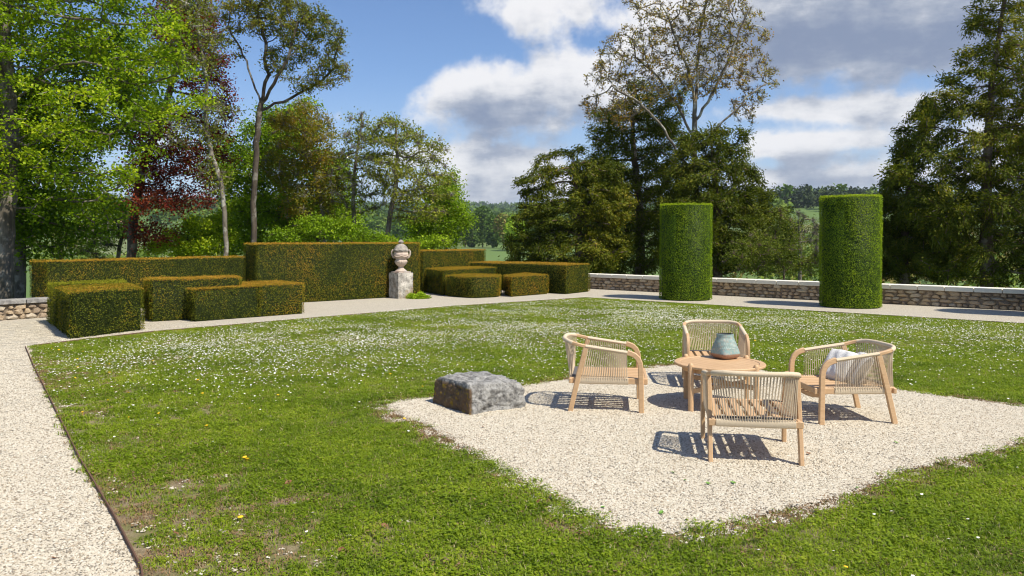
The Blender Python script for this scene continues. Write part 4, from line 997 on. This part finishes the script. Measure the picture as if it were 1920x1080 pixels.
face = t.sstep(t.math('ADD', t.math('ADD', t.math('MULTIPLY', t.math('ADD', sp.outputs[0], .41), -.83), t.math('MULTIPLY', t.math('SUBTRACT', sp.outputs[1], 7.37), -.56)), t.math('MULTIPLY', t.math('SUBTRACT', n3, .5), .05)), -.045, -.02)
face = t.math('MULTIPLY', face, t.sstep(sp.outputs[2], .285, .25))
br = t.mix(n, (.045,.032,.02), (.19,.115,.06)); br = t.mix(t.sstep(t.noise(Pn, 20, 4), .56, .66), br, (.23,.15,.015))
c = t.mix(face, c, br); t.put(p, 'Base Color', c); p.inputs['Roughness'].default_value = .9; bump(t, p, t.math('ADD', n, t.math('MULTIPLY', n2, .6)), .9, .02)
o = link('stone_block', me, mR); tag(o, 'weathered grey stone block lying at the left of the gravel square', 'rock')

# ------------------------------------------------------------------ urn on pedestal
th = math.atan2(.66, .75)
ped = empty('stone_pedestal', (-3.26,22.55,0), th, 'spotted grey square stone pedestal standing before the tall hedge', 'pedestal')
bm = bmesh.new(); bmesh.ops.create_cube(bm, size=1); bmesh.ops.subdivide_edges(bm, edges=list(bm.edges), cuts=10, use_grid_fill=True)
for v in bm.verts:
    q = Vector((v.co.x*.5, v.co.y*.5, (v.co.z+.5)*.76-.02)); e = noise.fractal(q*7, .8, 2, 3)*.012
    v.co = q+Vector((v.co.x, v.co.y, 0)).normalized()*e
me = bpy.data.meshes.new('shaft'); bm.to_mesh(me); bm.free(); link('shaft', me, PED, ped)
urn = empty('stone_urn', (-3.26,22.55,.74), th, 'lidded pink stone urn with two scroll handles on the pedestal', 'urn')
S = .00187
mb = MB(); mb.box((0,0,.018), (.42,.42,.034), bev=.006); mb.build('plinth', URN, urn)
mb = MB(); mb.lathe([(r*S*1.0, z*S) for r, z in [(88,18),(92,28),(80,42),(56,56),(40,76),(36,92),(44,100)]], 40); mb.build('foot', URN, urn, True)
gad = lambda a, z: 1+.07*abs(math.cos(a*8))*math.exp(-((z-.315)/.07)**2)
mb = MB(); mb.lathe([(r*S, z*S) for r, z in [(42,98),(60,112),(82,138),(94,165),(97,180),(90,194),(80,204),(84,216),(98,238),(112,262),(118,285),(114,302),(108,312),(112,318),(112,328),(96,330)]], 96, gad); mb.build('bowl', URN, urn, True)
mb = MB(); mb.lathe([(r*S, z*S) for r, z in [(112,333),(120,345),(120,360),(108,372),(100,390),(88,410),(66,434),(38,452),(22,458)]], 48, lambda a, z: 1+.03*math.sin(a*9+z*60)); lid = mb.build('lid', LID, urn, True)
mb = MB(); mb.lathe([(r*S, z*S) for r, z in [(18,456),(24,464),(42,474),(44,484),(34,498),(18,512),(5,520)]], 24, lambda a, z: 1+.08*math.cos(a*6)); mb.build('finial', LID, lid, True)
for sg in (-1, 1):
    mb = MB(); pts = [(sg*.185,0,.43),(sg*.235,0,.47),(sg*.268,0,.545),(sg*.272,0,.615),(sg*.245,0,.665),(sg*.205,0,.655),(sg*.195,0,.62)]
    mb.sweep(pts, circ(.024,8), (0,1,0), scales=[1.3,1.1,1,1,1,.9,.7]); hn = mb.build('handle', URN, urn, True); hn.rotation_euler = (0, 0, -th)
for k in range(10):                                                    # swags round the bowl
    pass
mb = MB(); ringp = []
for k in range(72):
    a = 2*PI*k/72; r = .218; ringp.append((r*math.cos(a), r*math.sin(a), .505-.035*abs(math.sin(a*3))))
mb.sweep(ringp, circ(.014,6), (0,0,1), closed=True); mb.build('swag', URN, urn, True)
# green clump at the pedestal
rc = np.random.default_rng(5); n = 1800; q = rc.normal(size=(n, 3)); q /= np.linalg.norm(q, axis=1)[:, None]; q *= rc.uniform(.4, 1, (n, 1))
Pq = np.abs(q[:, 2])*.16; P = np.c_[q[:, 0]*.36, q[:, 1]*.2, Pq]; P[:, 2] *= 1+.3*np.sin(P[:, 0]*20)
V, F = leaf_quads(P, .05, .035, rc, .8); tn = np.clip(rc.normal(.75, .15, n), 0, 1)
o = link('leafy_plant', np_mesh('leafy_plant', V, [F], np.repeat(tn, 4)), FRESH); o.location = (-2.72,22.25,.01); tag(o, 'low bright green plant growing at the foot of the pedestal', 'plant')

# ------------------------------------------------------------------ table and vase
def torus_pts(r, z, n=64): return [(r*math.cos(2*PI*i/n), r*math.sin(2*PI*i/n), z) for i in range(n)]
TC = (2.105, 7.79); TZ = .462
tb = empty('round_table', (TC[0], TC[1], 0), math.radians(-8.5), 'round pale teak table standing between the four rope chairs', 'table')
R = .45; Ri = .385
mb = MB(); mb.sweep(torus_pts((R+Ri)/2, TZ-.013), rrect(R-Ri, .026, .006), (0,0,1), closed=True); mb.build('rim', WOOD, tb, True)
npk = 9; wpk = 2*Ri/npk
for k in range(npk):
    x0 = -Ri+wpk*k+.0014; x1 = x0+wpk-.0028; V = []; xs = [x0, (x0+x1)/2, x1]; rl = Ri-.002
    up_ = [(x, math.sqrt(max(rl*rl-x*x, .0001))) for x in (x0, (x0*2+x1)/3, (x0+x1*2)/3, x1)]
    out = up_+[(x, -y) for x, y in up_[::-1]]; m_ = len(out)
    mb = MB(); mb.add([(x, y, TZ-.004) for x, y in out]+[(x, y, TZ-.024) for x, y in out], [tuple(range(m_-1, -1, -1)), tuple(range(m_, 2*m_))]+[(i, (i+1) % m_, m_+(i+1) % m_, m_+i) for i in range(m_)])
    pk = mb.build('plank', WOOD, tb); pk.rotation_euler = (0, 0, math.radians(43))
mb = MB(); mb.sweep(torus_pts(.36, TZ-.052), rrect(.022, .05, .003), (0,0,1), closed=True); mb.build('apron', WOOD, tb, True)
for (x, y) in ((-.302,-.302),(-.302,.302),(.302,-.302),(.302,.302)):
    k = 1.025; mb = MB(); mb.lathe([(.022,0),(.026,.004),(.028,.2),(.028,TZ+.004),(.023,TZ+.018),(.015,TZ+.028),(.004,TZ+.032)], 20, c=(x*k, y*k, 0)); mb.build('leg', WOOD, tb, True)
for sg in (-1, 1):
    mb = MB(); L_ = .84; mb.box((0,0,.215+sg*.0), (L_, .028, .045), Matrix.Rotation(sg*PI/4, 3, 'Z'), bev=.003) if sg > 0 else mb.box((0,0,.262), (L_, .028, .045), Matrix.Rotation(sg*PI/4, 3, 'Z'), bev=.003)
    mb.build('stretcher', WOOD, tb)
vx, vy = G(1359.5, 671, TZ)
mv, t, p, o_ = mat('glazed_teal'); tc = t.add('ShaderNodeTexCoord'); Pn = tc.outputs['Object']; sp = t.add('ShaderNodeSeparateXYZ', {0: Pn})
n = t.noise(Pn, 38, 6, .7); n2 = t.noise(Pn, 9, 4)
an = t.math('ARCTAN2', sp.outputs[1], sp.outputs[0]); u = t.math('MULTIPLY', an, 40/(2*PI)); vv = t.math('MULTIPLY', sp.outputs[2], 75)
zig = t.math('ABSOLUTE', t.math('SUBTRACT', t.math('FRACT', u), .5)); rel = t.math('ABSOLUTE', t.math('SUBTRACT', t.math('FRACT', t.math('ADD', vv, zig)), .5))
band = t.math('MULTIPLY', t.sstep(sp.outputs[2], .10, .115), t.sstep(sp.outputs[2], .245, .235))
c = t.mix(n2, (.16,.27,.26), (.30,.42,.40)); c = t.mix(t.math('MULTIPLY', t.sstep(n, .48, .64), .85), c, (.44,.38,.31)); c = t.mix(t.math('MULTIPLY', t.math('MULTIPLY', t.sstep(rel, .28, .12), band), .6), c, (.36,.42,.38))
edge = t.sstep(t.math('ADD', sp.outputs[2], t.math('MULTIPLY', t.math('SUBTRACT', n, .5), .02)), .048, .062)
c = t.mix(edge, t.mix(n, (.24,.12,.075), (.36,.20,.13)), c); t.put(p, 'Base Color', c); p.inputs['Roughness'].default_value = .42
bump(t, p, t.math('ADD', t.math('MULTIPLY', t.math('MULTIPLY', rel, band), 1.5), t.math('MULTIPLY', n, .4)), .7, .006)
vs = empty('ceramic_vase', (vx, vy, TZ-.001), math.radians(28), 'teal glazed ceramic vase with bare brown base on the round table', 'vase')
def sqr(a, z):
    k = max(0, min(1, 1-(z-.05)/.17)); pw = 2+2.2*k*k; c, s = abs(math.cos(a)), abs(math.sin(a)); return (c**pw+s**pw)**(-1/pw)
mb = MB(); prof = [(.085,0),(.106,.006),(.126,.024),(.135,.048),(.134,.062),(.131,.09),(.1245,.13),(.115,.17),(.103,.205),(.0935,.223),(.092,.232),(.0935,.255),(.0925,.262),(.087,.263)]
mb.lathe(prof, 72, sqr); mb.F.pop(); mb.build('vase_body', mv, vs, True); vs.scale = (.94, .94, .97)
mb = MB(); mb.lathe([(.0865,.2625),(.083,.250),(.081,.22),(.098,.15),(.112,.08),(.10,.03),(.02,.025)], 72, sqr); mb.F.pop(-2); mb.build('vase_inside', simple('dark_inside', (.05,.05,.048), .8, .2, 20), vs, True)  # inner wall coloured dark so that the mouth looks dark

# ------------------------------------------------------------------ rope armchair
def chair():
    root = empty('rope_armchair', (0,0,0))
    a = .33
    side = lambda s: [Vector((s*a, .335, 0)), Vector((s*a, .332, .20)), Vector((s*a, .328, .44)), Vector((s*a, .322, .485)), Vector((s*a, .302, .530)), Vector((s*a, .268, .562)), Vector((s*a, .225, .580)), Vector((s*a, .20, .586))]
    arm_front, arm_rear = Vector((0, .20, .586)), Vector((0, -.205, .642))
    def backpt(u):                           # u 0..1 from one side round the back to the other
        an = PI*u; c, s = math.cos(an), math.sin(an); pw = 2.7
        q = (abs(c)**pw+abs(s)**pw)**(-1/pw); return Vector((-a*c*q, -.235-.195*s*q, .647+.038*min(1, s*1.3)))
    for s in (-1, 1):
        mb = MB(); mb.sweep(side(s), rrect(.034, .052, .007), (0,1,.2)); mb.build('front_leg', WOOD, root, True)
        mb = MB(); mb.sweep([Vector((s*a, -.355, 0)), Vector((s*a, -.28, .33)), Vector((s*a, -.203, .628))], rrect(.034, .050, .006), (0,1,.2)); mb.build('rear_leg', WOOD, root, True)
        # rope wrapped arm with the turns as ridges
        pts = []; scs = []; K = 92
        for i in range(K+1):
            t = i/K; p = arm_front.lerp(arm_rear, t); pts.append(Vector((s*a, p.y, p.z))); scs.append(1.0 if i % 2 else .94)
        mb = MB(); mb.sweep(pts, circ(.5, 10, .046, .032*1.15) if False else [(x*.046, y*.036) for x, y in circ(.5, 10)], (0,0,1), scales=scs); mb.build('arm_wrap', ROPE, root, True)
        mb = MB(); p0 = backpt(0 if s < 0 else 1); pr = [Vector((s*a, -.20, .642)), Vector((s*a, -.235, .646))]
        us = [0, .03, .07, .12, .17] if s < 0 else [1, .97, .93, .88, .83]
        pr = [Vector((s*a, -.205, .641))]+[backpt(u) for u in us]; mb.sweep(pr, rrect(.034, .032, .006), (0,0,1)); mb.build('rail_joint', WOOD, root, True)
        # side seat rail with wrap
        mb = MB(); mb.box((s*.312, .015, .305), (.026, .76, .058), bev=.005); mb.build('side_rail', WOOD, root)
        pts = []; scs = []; K = 96
        for i in range(K+1): t = i/K; pts.append(Vector((s*.312, .21-.50*t, .305))); scs.append(1.0 if i % 2 else .95)
        mb = MB(); mb.sweep(pts, [(x*.042, y*.070) for x, y in circ(.5, 8)], (0,0,1), scales=scs); mb.build('rail_wrap', ROPE, root, True)
    K = 130; pts = []; scs = []
    for i in range(K+1):
        u = .15+.70*i/K; pts.append(backpt(u)); scs.append(1.0 if i % 2 else .94)
    mb = MB(); mb.sweep(pts, [(x*.042, y*.042) for x, y in circ(.5, 10)], (0,0,1), scales=scs); mb.build('back_wrap', ROPE, root, True)
    mb = MB(); mb.box((0, -.352, .302), (.69, .03, .050), bev=.005); mb.build('rear_rail', WOOD, root)
    K = 100; pts = [Vector((-.29+.58*i/K, -.352, .302)) for i in range(K+1)]
    mb = MB(); mb.sweep(pts, [(x*.046, y*.066) for x, y in circ(.5, 8)], (0,0,1), scales=[1.0 if i % 2 else .95 for i in range(K+1)]); mb.build('rear_wrap', ROPE, root, True)
    mb = MB(); mb.box((0, .382, .308), (.60, .028, .058), bev=.005); mb.build('front_rail', WOOD, root)
    mb = MB(); mb.sweep([Vector((-.30,.33,.262)), Vector((-.15,.33,.236)), Vector((0,.33,.228)), Vector((.15,.33,.236)), Vector((.30,.33,.262))], rrect(.026, .042, .004), (0,0,1)); mb.build('front_stretcher', WOOD, root, True)
    mb = MB(); mb.box((0, .02, .298), (.60, .05, .028), bev=.003); mb.build('cross_support', WOOD, root)
    ns = 7; wsl = .058; gp = (.584-ns*wsl)/(ns-1)
    x0 = -.292+wsl/2
    mb = MB(); mb.box((0, .02, 0), (wsl, .70, .018), bev=.003); sl0 = mb.build('slat', WOOD, root); sl0.location = (x0, 0, .3255)
    for k in range(1, ns):
        o = sl0.copy(); C.objects.link(o); o.parent = root; o.location = (x0+k*(wsl+gp), 0, .3255)
    mb = MB(); pf = circ(.0031, 5)
    K = 31
    for i in range(K):
        u = .155+.69*i/(K-1); p = backpt(u); xb = -.285+.57*i/(K-1); mb.sweep([p, Vector((xb, -.366, .30))], pf, (0,1,.1), caps=False)
        p2 = backpt(min(.845, u+.008)); mb.sweep([p2+Vector((0,.014,0)), Vector((xb+.004, -.344, .30))], pf, (0,1,.1), caps=False)
    for s in (-1, 1):
        K = 21
        for i in range(K):
            t = i/(K-1); p = arm_front.lerp(arm_rear, .02+.96*t); yb = .20-.465*t
            mb.sweep([Vector((s*(a+.014), p.y, p.z)), Vector((s*.331, yb, .30))], pf, (0,1,.1), caps=False)
            mb.sweep([Vector((s*(a-.014), p.y-.006, p.z)), Vector((s*.299, yb-.006, .30))], pf, (0,1,.1), caps=False)
    tag(mb.build('cord_webbing', ROPE, root), kind='stuff')
    mb = MB(); mb.box((0, -.322, .338), (.56, .03, .010)); mb.build('seat_strap', simple('grey_strap', (.10,.10,.105), .8, .1, 20), root)
    return root
GRP = 'rope armchairs round the table'
ch0 = chair()
specs = [((1.835,5.80), (.985,-.17), 'rope armchair nearest the camera, seen from behind'),
         ((.62,7.85), None, 'rope armchair beside the stone block, facing right'),
         ((2.36,9.05), None, 'farthest rope armchair behind the vase, facing the camera'),
         ((3.14,7.36), None, 'rope armchair holding the white cushions, facing left')]
def place(o, rear_mid, heading):             # rear feet are at local y=-.355
    hx, hy = heading; L = math.hypot(hx, hy); hx, hy = hx/L, hy/L
    o.location = (rear_mid[0]+hx*.355, rear_mid[1]+hy*.355, .018); o.rotation_euler = (0, 0, math.atan2(-hx, hy))
def mid(a, b): return ((a[0]+b[0])/2, (a[1]+b[1])/2)
c_near = ch0; place(c_near, mid(G(1333,868), G(1503,880)), (.16,.99)); tag(c_near, specs[0][2], 'armchair', GRP)
c_left = copy_tree(ch0); place(c_left, (.615,7.87), (.99,-.13)); tag(c_left, specs[1][2], 'armchair', GRP)
c_far = copy_tree(ch0); place(c_far, (2.42,9.34), (-.14,-.99)); tag(c_far, specs[2][2], 'armchair', GRP)
c_right = copy_tree(ch0); place(c_right, (3.485,7.36), (-.997,-.06)); tag(c_right, specs[3][2], 'armchair', GRP)

# cushions on the right hand chair
def cushion_mesh(w, h, t, nx=22):
    V = []; F = []
    for sg in (1, -1):
        b = len(V)
        for i in range(nx+1):
            for j in range(nx+1):
                u, v = 2*i/nx-1, 2*j/nx-1; k = max(0, (1-u**4)*(1-v**4))**.5
                x = u*w/2*(1-.07*(v*v)*(abs(u)**3)); y = v*h/2*(1-.07*(u*u)*(abs(v)**3)); V.append((x, y, sg*(t/2)*k+.006*math.sin(9*u+3*v)*k))
        for i in range(nx):
            for j in range(nx):
                f = (b+i*(nx+1)+j, b+(i+1)*(nx+1)+j, b+(i+1)*(nx+1)+j+1, b+i*(nx+1)+j+1); F.append(f if sg > 0 else f[::-1])
    return V, F
def m_cush(name, stripes):
    m, t, p, o = mat(name); tc = t.add('ShaderNodeTexCoord'); sp = t.add('ShaderNodeSeparateXYZ', {0: tc.outputs['Object']}); n = t.noise(tc.outputs['Object'], 60, 4, .7)
    c = t.mix(n, (.62,.60,.57), (.80,.79,.77))
    if stripes:
        w = t.math('ABSOLUTE', t.math('SUBTRACT', t.math('FRACT', t.math('MULTIPLY', sp.outputs[0], 14)), .5)); c = t.mix(t.math('MULTIPLY', t.sstep(w, .25, .18), .85), c, (.20,.20,.21))
    t.put(p, 'Base Color', c); p.inputs['Roughness'].default_value = .95; bump(t, p, n, .8, .01); return m
ccol = Vector(c_right.location)
for i, (dx, dy, z, rx, rz, st, lab) in enumerate([(.05, .14, .465, 55, -1.25, False, 'fluffy white cushion leaning on the back of the right chair'), (.17, -.02, .46, 58, -1.75, True, 'white cushion with grey stripes leaning in the right chair')]):
    V, F = cushion_mesh(.36, .33, .13); mb = MB(); mb.add(V, F)
    o = mb.build('cushion', m_cush('cushion_fabric', st), None, True)
    o.location = (ccol.x+dx, ccol.y+dy, z+.018); o.rotation_euler = (math.radians(rx), 0, rz); tag(o, lab, 'cushion', 'cushions in the right chair')
